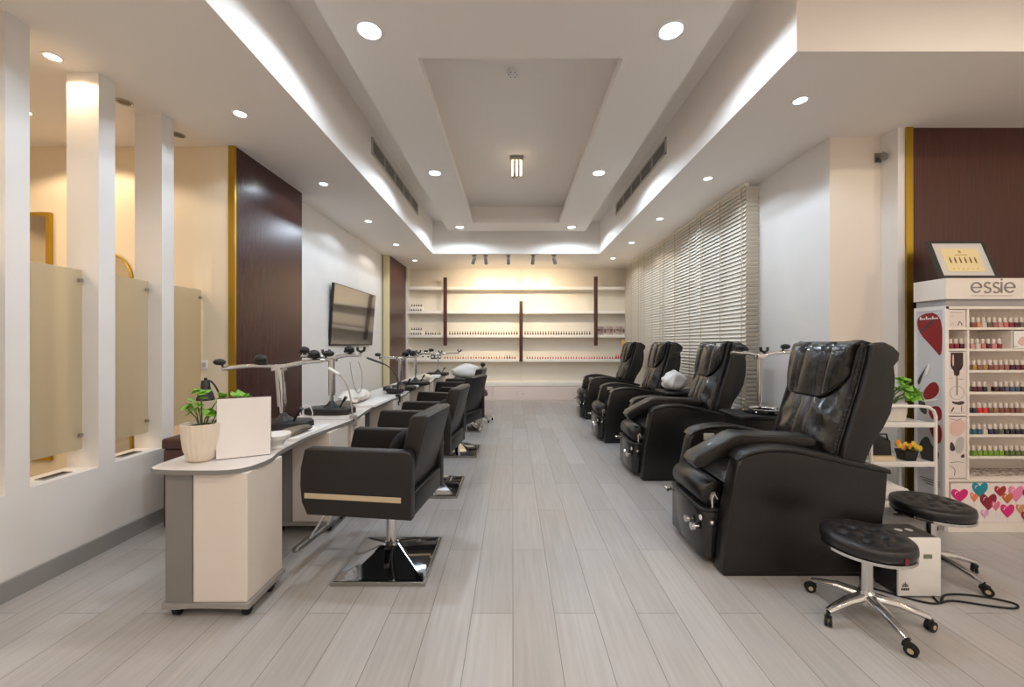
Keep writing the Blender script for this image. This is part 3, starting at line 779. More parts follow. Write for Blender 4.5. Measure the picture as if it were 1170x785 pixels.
# arm rest stands: black foot, chrome pole, two chrome arms with black grips
def arm_stand(label, loc, rz=0, hgt=0.44, la=0.37, ra=0.37, pole_r=0.024, base=True, tilt=0.0, group=None, up=(0.0, 0.03), grips=((-1.0, 0), (-0.35, 1), (0.35, 1), (0.75, 2), (1.0, 0))):
    t = thing('arm_rest_stand', label, 'arm rest stand', loc, rz, group)
    if base:
        MB().prism([(-0.20, -0.09), (-0.14, -0.13), (0.10, -0.13), (0.19, -0.10), (0.21, 0.02), (0.16, 0.11), (-0.12, 0.12), (-0.20, 0.06)], 0.0, 0.055, 'z', bev=0.012).build('foot', BLACKP, t)
        MB().lathe([(0.075, 0.05), (0.065, 0.065), (0.035, 0.085), (0.02, 0.11), (0.001, 0.11)], seg=24).build('collar', BLACKP, t)
        MB().tube([(0.08, -0.02, 0.05), (0.11, -0.03, 0.10), (0.145, -0.04, 0.15)], [0.008, 0.007, 0.016], 10).build('lever', BLACKP, t)
    T = Matrix.Rotation(tilt, 4, 'Y')
    z0 = 0.10 if base else 0.0
    MB().cyl((0, 0, z0), (0, 0, z0 + 0.06), pole_r * 0.55, M=T).cyl((0, 0, z0 + 0.06), (0, 0, hgt - 0.02), pole_r, seg=20, M=T).cyl((pole_r * 0.9, 0, z0 + 0.08), (pole_r * 0.9, 0, hgt * 0.75), pole_r * 0.35, M=T).build('pole', CHROME, t)
    MB().box(-0.05, 0.05, -0.022, 0.022, hgt - 0.03, hgt + 0.022, bev=0.01, seg=3, M=T).build('head_joint', CHROME, t)
    top = T @ Vector((0, 0, hgt))
    ends = {}
    for s_, ln, rise, nm in ((-1, la, up[0], 'left'), (1, ra, up[1], 'right')):
        q = MB()
        p = [top + Vector((s_ * 0.03, 0, 0.004)), top + Vector((s_ * ln * 0.5, -0.01, 0.014 + rise * 0.4)), top + Vector((s_ * ln, -0.02, rise))]
        q.tube(smooth_path(p, 4), [0.019] * 8 + [0.015], 12, flat=0.9)
        q.build('arm', CHROME, t)
        ends[s_] = p
    for u, kind in grips:
        s_ = 1 if u > 0 else -1
        p = ends[s_]
        a = abs(u)
        pos = p[0].lerp(p[1], a / 0.5) if a < 0.5 else p[1].lerp(p[2], (a - 0.5) / 0.5)
        pos = pos + Vector((0, 0, 0.016))
        q = MB()
        if kind == 0:
            q.cyl(pos, pos + Vector((s_ * 0.0, 0, 0.02)), 0.008, seg=8)
            q.ball(pos + Vector((s_ * 0.02, 0, 0.034)), 0.028, 1.5, 1.1, 0.85)
        elif kind == 1:
            q.cyl(pos, pos + Vector((0, 0, 0.015)), 0.012, seg=10)
            q.ball(pos + Vector((0, 0, 0.038)), 0.036, 1.15, 1.2, 0.9)
            q.tube([pos + Vector((-0.045, 0, 0.02)), pos + Vector((0, 0, 0.012)), pos + Vector((0.045, 0, 0.02))], 0.011, 8)
        else:
            q.cyl(pos, pos + Vector((0, 0, 0.015)), 0.01, seg=8)
            q.tube([pos + Vector((-0.032, 0, 0.055)), pos + Vector((-0.028, 0, 0.025)), pos + Vector((0, 0, 0.012)), pos + Vector((0.028, 0, 0.025)), pos + Vector((0.032, 0, 0.055))], 0.012, 8)
        q.build('grip', BLACKP, t)
    return t
arm_stand('chrome arm rest stand with black grips on the desk nearest the camera, pole leaning', (-1.70, 2.95, 0.75), 0.10, hgt=0.45, la=0.38, ra=0.34, pole_r=0.029, tilt=-0.07, up=(-0.01, 0.05), grips=((-1.0, 0), (-0.3, 1), (0.75, 1), (1.0, 0)))
arm_stand('chrome arm rest stand on the second desk beside the brown panel', (-1.62, 3.56, 0.75), 0.0, hgt=0.49, la=0.26, ra=0.27, pole_r=0.027, up=(0.02, 0.03), grips=((-0.9, 1), (-0.1, 2), (0.6, 1), (1.0, 2)))
arm_stand('chrome arm rest stand on the third desk, left of the pair with grips', (-1.50, 5.30, 0.75), 0.0, hgt=0.42, la=0.27, ra=0.22, up=(0.0, 0.02), grips=((-1.0, 0), (0.25, 1), (0.8, 1)))
arm_stand('slim chrome arm rest stand behind the black clamp lamp, right of the pair', (-1.45, 5.92, 0.75), 0.0, hgt=0.44, la=0.16, ra=0.22, pole_r=0.018, grips=((-0.6, 1), (0.1, 2), (1.0, 0)))
arm_stand('small arm rest stand on the farthest desk against the display wall', (-1.45, 7.70, 0.75), 0.0, hgt=0.40, la=0.42, ra=0.42, pole_r=0.012, grips=((-1.0, 0), (-0.5, 0), (0.05, 2), (1.0, 2)))

# loose things on the desks
t = thing('finger_bowl', 'white oval manicure bowl on the near desk beside the card', 'bowl', (-1.415, 2.39, 0.75), 0.2)
t.scale = (0.82, 0.82, 0.95)
MB().lathe([(0.001, 0), (0.052, 0), (0.056, 0.006), (0.045, 0.02), (0.06, 0.045), (0.085, 0.062), (0.092, 0.085), (0.088, 0.09), (0.07, 0.075), (0.03, 0.064), (0.001, 0.064)], seg=40, M=Matrix.Diagonal((1, 1.15, 1, 1))).build('bowl', WHITEP, t)
MB().ball((0.02, -0.02, 0.04), 0.03, 1.0, 1.0, 0.6).build('grey_insert', mat('mid_grey_plastic', (150, 146, 142), 0.4), t)
def soft_block(name, label, cat, loc, rz, sx, sy, sz, m, seed=1, amp=0.25, part=None):
    r_ = random.Random(seed); q = MB(); n = 28; rg = []
    ph = [r_.uniform(0, 6.28) for _ in range(6)]
    for i in range(11):
        v = -1 + 2 * i / 10.0; ring = []
        pr = max(0.04, (1 - abs(v) ** 3.2)) ** 0.5
        for k in range(n):
            a = 2 * PI * k / n
            cx_ = abs(math.cos(a)) ** 0.6 * (1 if math.cos(a) > 0 else -1); cy_ = abs(math.sin(a)) ** 0.6 * (1 if math.sin(a) > 0 else -1)
            w_ = 1 + amp * (0.25 * math.sin(3 * a + ph[0] + 3 * v) + 0.15 * math.sin(7 * a + ph[1] - 4 * v))
            z = sz * (0.5 + 0.5 * v) * (1 + amp * 0.4 * math.sin(2 * a + ph[2]) * (0.5 + 0.5 * v))
            ring.append((sx * pr * cx_ * w_, sy * pr * cy_ * w_, z))
        rg.append(ring)
    q.rings(rg)
    o = q.build(name, m, None, 60, loc)
    o.rotation_euler = (0, 0, rz)
    return tag(o, label, cat)
MOTT = mat('mottled_grey_cloth', (122, 112, 98), 0.7, bump=0.6, bscale=50, var=0.5)
soft_block('hand_cushion', 'mottled grey-brown hand cushion on the near desk under the arm rest', 'cushion', (-1.46, 2.68, 0.770), -0.1, 0.05, 0.13, 0.045, MOTT, 2)
def folded(label, loc, rz, sx, sy, sz, m=TOWEL, n=3, name='folded_towel'):
    q = MB()
    for k in range(n):
        q.box(-sx + 0.004 * k, sx - 0.006 * k, -sy + 0.006 * k, sy, sz * k / n, sz * (k + 1) / n - 0.001, bev=sz / n * 0.42, seg=2)
    o = q.build(name, m, None, 60, loc); o.rotation_euler = (0, 0, rz)
    return tag(o, label, 'towel')
folded('flat white folded towel on the near desk edge beside the cushion', (-1.43, 2.78, 0.75), -0.03, 0.06, 0.24, 0.018, n=2)
folded('white folded towel on the second desk behind the first black chair', (-1.44, 4.15, 0.75), 0.0, 0.10, 0.28, 0.022, n=2)
soft_block('hand_cushion', 'dark grey hand cushion on the second desk beside the long towel', 'cushion', (-1.64, 3.84, 0.75), 0.1, 0.08, 0.10, 0.07, MOTT, 4)
soft_block('plastic_bag', 'crumpled white and beige plastic bag on the second desk', 'bag', (-1.68, 4.26, 0.75), 0.05, 0.11, 0.22, 0.11, mat('crumpled_white_plastic', (232, 226, 218), 0.35, bump=0.8, bscale=14), 8, amp=0.6)
soft_block('arm_cushion', 'glossy black hand cushion on the third desk by the clamp lamp', 'cushion', (-1.47, 4.99, 0.75), 0.1, 0.11, 0.14, 0.09, LEATHER, 9)
folded('white folded towel on the third desk under the black cushion edge', (-1.40, 5.60, 0.75), 0.0, 0.05, 0.14, 0.02, n=2)
soft_block('hand_cushion', 'dark hand cushion on the third desk near its far end', 'cushion', (-1.42, 6.19, 0.75), 0.1, 0.06, 0.10, 0.06, BLACKP, 5)
soft_block('cloth_bundle', 'small cream cloth bundle on the fourth desk', 'cloth', (-1.5, 6.75, 0.75), 0.1, 0.10, 0.22, 0.09, mat('cream_cloth', (226, 214, 192), 0.9), 12, amp=0.5)
folded('white folded towel on the farthest desk near the wall', (-1.42, 7.26, 0.75), 0.1, 0.09, 0.24, 0.03, n=2)
# hanging cable loop on the second stand
q = MB().tube(smooth_path([(0, 0, 0), (0.012, 0, -0.10), (0.04, 0, -0.22), (0.075, 0, -0.28), (0.105, 0, -0.22), (0.105, 0, -0.10), (0.075, 0, 0)]), 0.0028, 6)
tag(q.build('power_cable', mat('grey_cable', (150, 140, 132), 0.5), None, 60, (-1.45, 3.545, 1.21)), 'thin grey cable looping below the second arm rest stand', 'cable')
# brushed cable at the wall
q = MB().tube(smooth_path([(0, 0, 0), (-0.03, 0.02, 0.03), (-0.02, 0.04, 0.08), (0.03, 0.05, 0.09), (0.06, 0.05, 0.03), (0.05, 0.06, 0.0)]), 0.004, 6)
tag(q.build('power_cable', WHITEP, None, 60, (-1.76, 3.33, 0.755)), 'short white cable curled on the second desk beside the black stand foot', 'cable')

# ------------------------------------------------------------------ styling chairs (facing -x, origin under the column)
def styling_chair(label, loc, rot):
    t = thing('styling_chair', label, 'chair', loc, 0)
    # square pyramid foot
    bs = MB()
    h = 0.265
    def sq(s_, z, r_=0.0): return [(-s_, -s_, z), (s_, -s_, z), (s_, s_, z), (-s_, s_, z)]
    bs.rings([sq(h, 0), sq(h, 0.016), sq(h - 0.012, 0.022), sq(h - 0.03, 0.024), sq(0.045, 0.115), sq(0.03, 0.118)])
    bsp = bs.build('base', mat('polished_chrome_plate', (200, 202, 208), 0.06, 1.0), t, 20)
    rm = MB()
    for q_ in ((-h - .003, h + .003, -h - .003, -h + .008), (-h - .003, h + .003, h - .008, h + .003), (-h - .003, -h + .008, -h + .008, h - .008), (h - .008, h + .003, -h + .008, h - .008)): rm.box(q_[0], q_[1], q_[2], q_[3], 0.001, 0.021)
    rm.build('rim', STEEL, bsp, 0)
    MB().lathe([(0.042, 0.10), (0.042, 0.13), (0.034, 0.135), (0.034, 0.30), (0.026, 0.305), (0.026, 0.40), (0.001, 0.40)], seg=28).build('column', CHROME, t)
    MB().box(-0.018, 0.018, -0.10, -0.034, 0.118, 0.135, bev=0.005).build('pump_block', BLACKP, t)
    top = []
    top.append(MB().box(-0.15, 0.15, -0.11, 0.11, 0.385, 0.41, bev=0.003).box(-0.05, 0.05, -0.05, 0.05, 0.35, 0.39, bev=0.004).build('seat_plate', STEEL, t))
    for s_ in (-1, 1):
        prof = [(-0.375, 0.398), (-0.408, 0.47), (-0.418, 0.56), (-0.415, 0.66), (-0.39, 0.768), (-0.37, 0.778), (0.225, 0.778), (0.245, 0.76), (0.245, 0.398)]
        y0, y1 = (-0.305, -0.235) if s_ < 0 else (0.235, 0.305)
        a = MB().prism(prof, y0, y1, 'y', bev=0.012, seg=3).build('armrest', LEATHER3, t, 45)
        top.append(a)
        ys = (-0.3085, -0.3045) if s_ < 0 else (0.3045, 0.3085)
        st = MB().box(-0.385, 0.19, ys[0], ys[1], 0.495, 0.525, bev=0.001, seg=1).build('stripe', TAN, a, 0)
        st['label'] = 'champagne metal stripe'
    top.append(MB().box(-0.37, 0.14, -0.235, 0.235, 0.41, 0.52, bev=0.03, seg=3).build('seat', LEATHER3, t, 45))
    top.append(MB().prism([(0.10, 0.50), (0.20, 0.50), (0.315, 0.955), (0.30, 0.97), (0.225, 0.965), (0.21, 0.95)], -0.232, 0.232, 'y', bev=0.014, seg=3).build('backrest', LEATHER3, t, 45))
    top.append(MB().box(0.205, 0.243, -0.24, 0.24, 0.40, 0.53, bev=0.008).build('rear_panel', LEATHER3, t, 45))
    # foot rest
    f = MB()
    for s_ in (-0.09, 0.09):
        f.tube([(-0.22, s_, 0.40), (-0.40, s_, 0.30), (-0.50, s_, 0.15)], 0.011, 8, flat=0.7)
    f.build('footrest_strut', CHROME, t); top.append(bpy.data.objects[f_name(t, 'footrest_strut')])
    g = MB().tube([(-0.515, -0.21, 0.13), (-0.52, -0.19, 0.135), (-0.52, 0.19, 0.135), (-0.515, 0.21, 0.13)], [0.012, 0.028, 0.028, 0.012], 12, flat=0.55).build('footrest', mat('ribbed_grey_metal', (128, 124, 118), 0.4, 0.7), t)
    top.append(g)
    for o in top: o.rotation_euler = (0, 0, rot)
    return t, top
def f_name(t, stem):
    return [o.name for o in bpy.data.objects if o.parent == t and o.name.split('.')[0] == stem][-1]
ch, tops = styling_chair('black styling chair nearest the camera, champagne stripe on its side, chrome square foot', (-0.765, 2.52, 0), -0.13)
specs = ((3.79, -0.10, 'second black styling chair from the camera, facing the desks'),
         (5.04, -0.33, 'third black styling chair from the camera, turned towards the display wall'),
         (6.38, -0.10, 'farthest black styling chair, in front of the towel pile'))
chairs = [(ch, -0.13)]
for y, rot, lb in specs:
    c_ = tree_copy(ch, None, lb, None, (-0.70 if y == 5.04 else -0.76, y, 0))
    for k in [x for x in bpy.data.objects if x.parent == c_]:
        if abs(k.rotation_euler[2]) > 1e-6: k.rotation_euler = (0, 0, rot)
    chairs.append((c_, rot))
for (c_, rot), lb in zip(chairs[:3], ('nearest styling chair', 'second styling chair', 'third styling chair')):
    M = Matrix.Translation(c_.location) @ Matrix.Rotation(rot, 4, 'Z')
    q = MB(); n = 24; rg = []
    for i in range(9):
        v = -1 + i / 4.0
        s_ = max(0.05, (1 - abs(v) ** 2.4))** 0.5
        rg.append([(0.055 * v, 0.17 * s_ * abs(math.cos(2*PI*k/n)) ** 0.55 * (1 if math.cos(2*PI*k/n) > 0 else -1), 0.15 * s_ * abs(math.sin(2*PI*k/n)) ** 0.55 * (1 if math.sin(2*PI*k/n) > 0 else -1)) for k in range(n)])
    q.rings(rg)
    o = q.build('seat_cushion', BLACKF, None, 60)
    o.matrix_world = M @ Matrix.Translation((0.075, -0.03, 0.695)) @ Matrix.Rotation(R(16), 4, 'Y')
    tag(o, 'small black velvet cushion leaning on the backrest of the %s' % lb, 'cushion')

# towel trolley at the far end of the desks
t = thing('salon_trolley', 'grey-green salon trolley under white towels beside the farthest chair', 'trolley', (-0.86, 7.55, 0), 0)
for z, nm in ((0.15, 'tray'), (0.42, 'tray'), (0.66, 'tray')):
    MB().box(-0.28, 0.28, -0.2, 0.2, z, z + 0.05, bev=0.012).build(nm, mat('grey_green_plastic', (106, 110, 102), 0.5), t)
for sx in (-0.25, 0.25):
    for sy in (-0.17, 0.17):
        MB().cyl((sx, sy, 0.05), (sx, sy, 0.72), 0.011, seg=10).build('post', STEEL, t)
        MB().cyl((sx - 0.012, sy, 0.025), (sx + 0.012, sy, 0.025), 0.025, seg=14).build('caster', RUBBER, t)
soft_block('towel_pile', 'crumpled white towel pile on the grey-green trolley', 'towel', (-0.86, 7.55, 0.711), 0.0, 0.29, 0.2, 0.24, TOWEL, 21, amp=0.38)
# small stool with brown straps behind the far chair
t = thing('brown_chair', 'folded brown strap chair beside the farthest styling chair', 'chair', (-0.50, 7.0, 0), 0.1)
BRN = mat('brown_strap', (92, 74, 62), 0.5)
for sy in (-0.14, 0.14):
    MB().tube([(-0.03, sy, 0.98), (-0.01, sy, 0.55), (0.05, sy, 0.50)], [0.022, 0.024, 0.024], 10, flat=0.6).build('back_strap', BRN, t)
    MB().ball((-0.03, sy, 1.0), 0.04, 1, 1, 0.8).build('end_knob', BLACKP, t)
MB().box(-0.16, 0.05, -0.17, 0.17, 0.46, 0.51, bev=0.015).build('seat', BRN, t)
MB().cyl((-0.05, 0, 0.1), (-0.05, 0, 0.46), 0.018).build('column', CHROME, t)
for k in range(5):
    a = k * 2 * PI / 5 + 0.3
    l_ = MB().tube([(-0.05, 0, 0.11), (-0.05 + 0.2 * math.cos(a), 0.2 * math.sin(a), 0.06)], [0.016, 0.01], 8).build('leg', CHROME, t)
    MB().ball((-0.05 + 0.2 * math.cos(a), 0.2 * math.sin(a), 0.025), 0.025, 0.6, 1, 1).build('caster', RUBBER, l_)

# ------------------------------------------------------------------ pedicure chairs
X0 = 1.17
PROF = [(1.234, .02), (1.25, .20), (1.266, .371), (1.294, .522), (1.320, .646), (1.345, .700), (1.39, .728), (1.445, .744), (1.555, .756), (1.666, .748), (1.83, .713), (1.996, .671), (2.205, .622), (2.208, .60), (2.195, .426), (2.18, .33), (2.17, .02)]
LIP = [(1.320, .690), (1.352, .724), (1.40, .744), (1.475, .760), (1.57, .768), (1.67, .760), (1.83, .727), (1.996, .685), (2.217, .633), (2.222, .606), (1.98, .655), (1.82, .694), (1.66, .728), (1.56, .737), (1.46, .730), (1.39, .712), (1.355, .696)]
def pedicure_chair(label, loc, pad=True):
    t = thing('pedicure_chair', label, 'pedicure chair', loc, 0, None)
    L = lambda pts: [(x - X0, z) for x, z in pts]
    for y0, y1 in ((0.0, 0.11), (0.63, 0.74)):
        a = MB().prism(L(PROF), y0, y1, 'y', bev=0.014, seg=3).build('side_panel', LEATHER, t, 40)
        MB().prism(L(LIP), y0 - 0.008, y1 + 0.008, 'y', bev=0.010, seg=3).build('armrest_lip', LEATHER, a, 40)
    o = [x for x in bpy.data.objects if x.parent == t and x.name.startswith('side_panel')][-1]
    MB().box(1.42 - X0, 1.50 - X0, 0.622, 0.631, 0.655, 0.705, bev=0.004).build('remote_panel', mat('grey_remote', (170, 168, 160), 0.4), t)
    # footbath box with rounded front corners and a rim
    bp = [(0.02, 0.125), (0.0, 0.16), (0.0, 0.58), (0.02, 0.612), (0.06, 0.62), (0.24, 0.62), (0.24, 0.115), (0.06, 0.115)]
    MB().prism(bp, 0.045, 0.335, 'z', bev=0.008).build('footbath', mat('glossy_black_shell', (22, 22, 24), 0.18, coat=0.3), t, 50)
    MB().prism([(x * 1.0 - (0.006 if x < 0.1 else -0.0), y + (0.006 if y > 0.4 else -0.006)) for x, y in bp], 0.335, 0.353, 'z', bev=0.006).build('footbath_rim', BLACKP, t, 50)
    for y_, z_, r_ in ((0.17, 0.225, 0.026), (0.255, 0.235, 0.024)):
        k_ = MB().cyl((0.0, y_, z_), (-0.035, y_, z_), 0.010, seg=12).lathe([(0.001, 0), (r_, 0), (r_ * 0.9, 0.018), (0.001, 0.02)], seg=18, M=Matrix.Translation((-0.03, y_, z_)) @ Matrix.Rotation(-PI / 2, 4, 'Y'))
        k_.build('control_knob', CHROME, t)
    MB().cyl((0.0, 0.125, 0.29), (-0.006, 0.125, 0.29), 0.016, seg=20, M=Matrix.Translation((0.004, 0.02, 0))).build('round_badge', WHITEP, t)
    MB().tube([(0.0, 0.60, 0.305), (-0.03, 0.60, 0.305), (-0.036, 0.60, 0.30)], 0.013, 10).cyl((-0.036, 0.57, 0.305), (-0.036, 0.62, 0.305), 0.012).build('tap', CHROME, t)
    MB().ball((0.055, 0.106, 0.275), 0.016).build('side_button', CHROME, t)
    MB().tube([(0.07, 0.135, 0.35), (0.07, 0.135, 0.42), (0.085, 0.135, 0.44), (0.10, 0.135, 0.41)], 0.008, 8).build('hand_shower', CHROME, t)
    # footroll
    MB().tube([(0.09, 0.15, 0.425), (0.09, 0.158, 0.425), (0.09, 0.37, 0.425), (0.09, 0.59, 0.425), (0.09, 0.60, 0.425)], [0.07, 0.084, 0.088, 0.084, 0.07], 28).build('foot_roll', LEATHER, t, 60)
    MB().cyl((0.09, 0.142, 0.415), (0.09, 0.15, 0.415), 0.035).build('roll_cap', STEEL, t)
    # seat
    MB().prism([(0.22, 0.36), (0.19, 0.42), (0.19, 0.48), (0.23, 0.515), (0.32, 0.525), (0.80, 0.50), (0.86, 0.36)], 0.112, 0.628, 'y', bev=0.02, seg=3).build('seat', LEATHER, t, 45)
    # backrest lofted across the width
    front = [(1.93, .50), (1.962, .62), (1.976, .69), (1.985, .73), (1.995, .765), (2.005, .80), (2.015, .83), (2.025, .865), (2.035, .90), (2.045, .93), (2.055, .965), (2.066, 1.0), (2.085, 1.06), (2.115, 1.17), (2.14, 1.27), (2.155, 1.345)]
    rear = [(2.185, 1.378), (2.235, 1.38), (2.285, 1.355), (2.325, 1.315), (2.318, 1.27), (2.29, 1.235), (2.298, 1.16), (2.292, 1.06), (2.27, .95), (2.225, .86), (2.175, .79), (2.13, .69), (2.08, .56), (2.05, .50)]
    def section(v, extra=0.0):
        # v in 0..1 across; centre bulges forward, edges pull in
        e = 1 - abs(2 * v - 1) ** 6
        bul = 0.055 * (1 - abs(2 * v - 1) ** 3)
        gro = 0.014 * (math.exp(-((v - 0.33) / 0.03) ** 2) + math.exp(-((v - 0.67) / 0.03) ** 2))
        out = []
        for i, (x, z) in enumerate(front):
            lum = (0.022 * math.sin((z - 0.6) * 7) + 0.007 * math.sin(38 * z + 14 * abs(v - 0.5)) * (1 - math.exp(-((v - 0.5) / 0.16) ** 2)) + 0.010 * math.exp(-((v - 0.42) / 0.02) ** 2) * -1 + 0.010 * math.exp(-((v - 0.58) / 0.02) ** 2) * -1) if 0.6 < z < 1.05 else 0
            out.append((x - X0 - bul + (gro if z > 1.0 else 0) - lum * e - extra + (1 - e) * 0.03, z))
        for i, (x, z) in enumerate(rear):
            out.append((x - X0 - (bul * 0.3 if i < 3 else 0) - (1 - e) * 0.02, z - (1 - e) * 0.02))
        return out
    q = MB(); rg = []
    vs = [0, 0.02, 0.06, 0.10, 0.14, 0.18, 0.22, 0.26, 0.29, 0.31, 0.33, 0.35, 0.38, 0.40, 0.42, 0.44, 0.47, 0.5, 0.53, 0.56, 0.58, 0.60, 0.62, 0.65, 0.67, 0.69, 0.71, 0.74, 0.78, 0.82, 0.86, 0.90, 0.94, 0.98, 1]
    for v in vs: rg.append([(x, 0.095 + v * 0.58, z) for x, z in section(v)])
    q.rings(rg)
    back = q.build('backrest', LEATHER2, t, 50)
    shell = [(x - X0 + 0.012, z) for x, z in front] + [(2.17 - X0, 1.365)] + [(x - X0 + 0.008, z + 0.002) for x, z in rear]
    for y0, y1 in ((0.055, 0.105), (0.665, 0.715)):
        MB().prism(shell, y0, y1, 'y', bev=0.012, seg=3).build('backrest_side', LEATHER, t, 40)
    for yy in (0.112, 0.658):
        gz = MB()
        gz.tube([(x - X0 - 0.004, yy, z) for x, z in front] + [(2.165 - X0, yy, 1.37)], 0.014, 10)
        gz.build('gathered_trim', mat('gathered_trim_leather', (20, 18, 17), 0.4, bump=1.0, bscale=70, bdist=0.02), back, 60)
    # head flap draped over the top
    def flap_line(v):
        hem = 1.03 + 0.17 * (1 - min(1, min(v - 0.10, 0.985 - v) / 0.26)) ** 2.2
        sec = section(v)
        pts = []
        for (x, z) in sec[:len(front)]:
            if z > hem: pts.append((x, z))
        # interpolate the hem point
        for i in range(len(front) - 1):
            if sec[i][1] <= hem < sec[i + 1][1]:
                u = (hem - sec[i][1]) / (sec[i + 1][1] - sec[i][1])
                pts.insert(0, (sec[i][0] + u * (sec[i + 1][0] - sec[i][0]), hem))
                break
        pts += sec[len(front):len(front) + 3]
        n = 12
        # resample by length
        ds = [0]
        for i in range(len(pts) - 1): ds.append(ds[-1] + math.dist(pts[i], pts[i + 1]))
        res = []
        for k in range(n):
            d = ds[-1] * k / (n - 1)
            j = max(i for i in range(len(ds)) if ds[i] <= d + 1e-9); j = min(j, len(pts) - 2)
            u = (d - ds[j]) / max(1e-9, ds[j + 1] - ds[j])
            res.append((pts[j][0] + u * (pts[j + 1][0] - pts[j][0]), pts[j][1] + u * (pts[j + 1][1] - pts[j][1])))
        return res
    q = MB(); rg = []
    fv = [0.12, 0.14, 0.17, 0.21, 0.26, 0.30, 0.33, 0.36, 0.42, 0.5, 0.58, 0.64, 0.67, 0.70, 0.76, 0.84, 0.90, 0.94, 0.965]
    for v in fv:
        ln = flap_line(v); outer = []; inner = []
        puff = 0.030 * (1 - 0.6 * (math.exp(-((v - 0.33) / 0.02) ** 2) + math.exp(-((v - 0.67) / 0.02) ** 2)))
        for k, (x, z) in enumerate(ln):
            u = k / (len(ln) - 1)
            th = 0.012 + puff * math.sin(PI * min(1, u * 1.15 + 0.06)) ** 0.6 if u < 0.8 else 0.012
            nx, nz = (-1, 0.25) if u < 0.72 else (-0.5, 0.8) if u < 0.85 else (0, 1)
            outer.append((x + nx * th, 0.06 + v * 0.65, z + nz * th))
            inner.append((x + 0.006, 0.06 + v * 0.65, z - 0.004))
        rg.append(outer + inner[::-1])
    q.rings(rg)
    fl = q.build('head_flap', LEATHER2, t, 50)
    hem = []
    for v in fv:
        x, z = flap_line(v)[0]; hem.append((x - 0.016, 0.06 + v * 0.65, z))
    MB().tube(hem, 0.005, 6).build('piping', BLACKP, fl)
    # lower centre cushion channel
    if pad:
        py0, py1 = 0.125, 0.275
        pp = [(-0.03, 0.60), (-0.055, 0.635), (-0.03, 0.675), (0.205, 0.805), (0.245, 0.815), (0.69, 0.795), (0.715, 0.77), (0.70, 0.73), (0.27, 0.735), (0.24, 0.725), (0.02, 0.605)]
        pd = MB().prism(pp, py0, py1, 'y', bev=0.010, seg=3).build('arm_pad', LEATHER, t, 32)
        MB().tube([(0.225, py0 - 0.001, 0.735), (0.235, py0 - 0.001, 0.80), (0.235, py1 + 0.001, 0.812)], 0.003, 6).build('seam', BLACKP, pd)
        MB().box(0.30, 0.36, 0.10, 0.16, 0.60, 0.74).build('pad_bracket', STEEL, t, 0)
        MB().tube([(0.20, 0.20, 0.53), (0.45, 0.20, 0.56), (0.5, 0.20, 0.72)], 0.012, 8).build('support_bar', BLACKP, t)
    MB().box(0.24, 0.85, 0.09, 0.65, 0.05, 0.38).build('seat_body', BLACKP, t, 0)
    for fx in (0.32, 0.9):
        for fy in (0.06, 0.68):
            MB().cyl((fx, fy, 0), (fx, fy, 0.05), 0.02, seg=12).build('foot', BLACKP, t)
    MB().box(0.08, 0.98, 0.015, 0.095, 0.0, 0.02).build('floor_glide', BLACKP, t, 0)
    return t
pc = pedicure_chair('black leather pedicure chair nearest the camera, arm pad folded over its side', (X0, 2.34, 0), True)
pc2 = tree_copy(pc, None, 'second black pedicure chair from the camera, with an arm pad folded over', None, (X0 + 0.05, 3.955, 0))
pc3 = pedicure_chair('third black pedicure chair from the camera, without a folded pad', (X0 + 0.02, 5.45, 0), False)
pc4 = tree_copy(pc3, None, 'farthest black pedicure chair, next to the display wall', None, (X0 + 0.06, 7.12, 0))

# black trolley with arm stand between the first two pedicure chairs
def black_trolley(label, loc, arms=True):
    t = thing('manicure_trolley', label, 'trolley', loc, 0)
    MB().box(-0.24, 0.20, -0.16, 0.16, 0.10, 0.62, bev=0.02).build('cabinet', mat('white_trolley_body', (206, 206, 206), 0.4), t)
    MB().box(-0.30, 0.24, -0.19, 0.19, 0.74, 0.78, bev=0.016).box(-0.26, 0.20, -0.15, 0.15, 0.62, 0.742).build('top_tray', BLACKP, t)
    for k in range(2):
        MB().box(-0.22, 0.18, -0.168, -0.16, 0.14 + 0.24 * k, 0.36 + 0.24 * k, bev=0.003).build('drawer', WHITEP, t)
    for sx in (-0.2, 0.16):
        for sy in (-0.12, 0.12):
            MB().cyl((sx - 0.012, sy, 0.028), (sx + 0.012, sy, 0.028), 0.028, seg=14).box(sx - 0.018, sx + 0.018, sy - 0.02, sy + 0.02, 0.03, 0.1).build('caster', RUBBER, t)
    if arms:
        MB().lathe([(0.17, 0.78), (0.175, 0.795), (0.17, 0.805), (0.15, 0.802), (0.001, 0.802)], seg=48).build('round_plate', mat('black_glass', (14, 14, 15), 0.1), t)
        MB().lathe([(0.12, 0.802), (0.125, 0.81), (0.115, 0.815), (0.105, 0.81), (0.10, 0.802)], seg=40).build('plate_ring', CHROME, t)
    return t
black_trolley('black-topped manicure trolley between the first and second pedicure chairs', (2.17, 3.44, 0))
arm_stand('tall chrome arm rest stand on the trolley behind the nearest pedicure chair', (2.17, 3.50, 0.803), 0.0, hgt=0.46, la=0.26, ra=0.26, pole_r=0.022, base=False, up=(0.03, 0.035), grips=((-0.6, 0), (0.04, 2), (0.75, 0)))
black_trolley('black-topped manicure trolley between the second and third pedicure chairs', (2.15, 5.0, 0), False)
soft_block('towel_heap', 'white towel heap on the trolley behind the second pedicure chair', 'towel', (2.02, 5.0, 0.782), 0.3, 0.13, 0.12, 0.22, TOWEL, 33, amp=0.45)

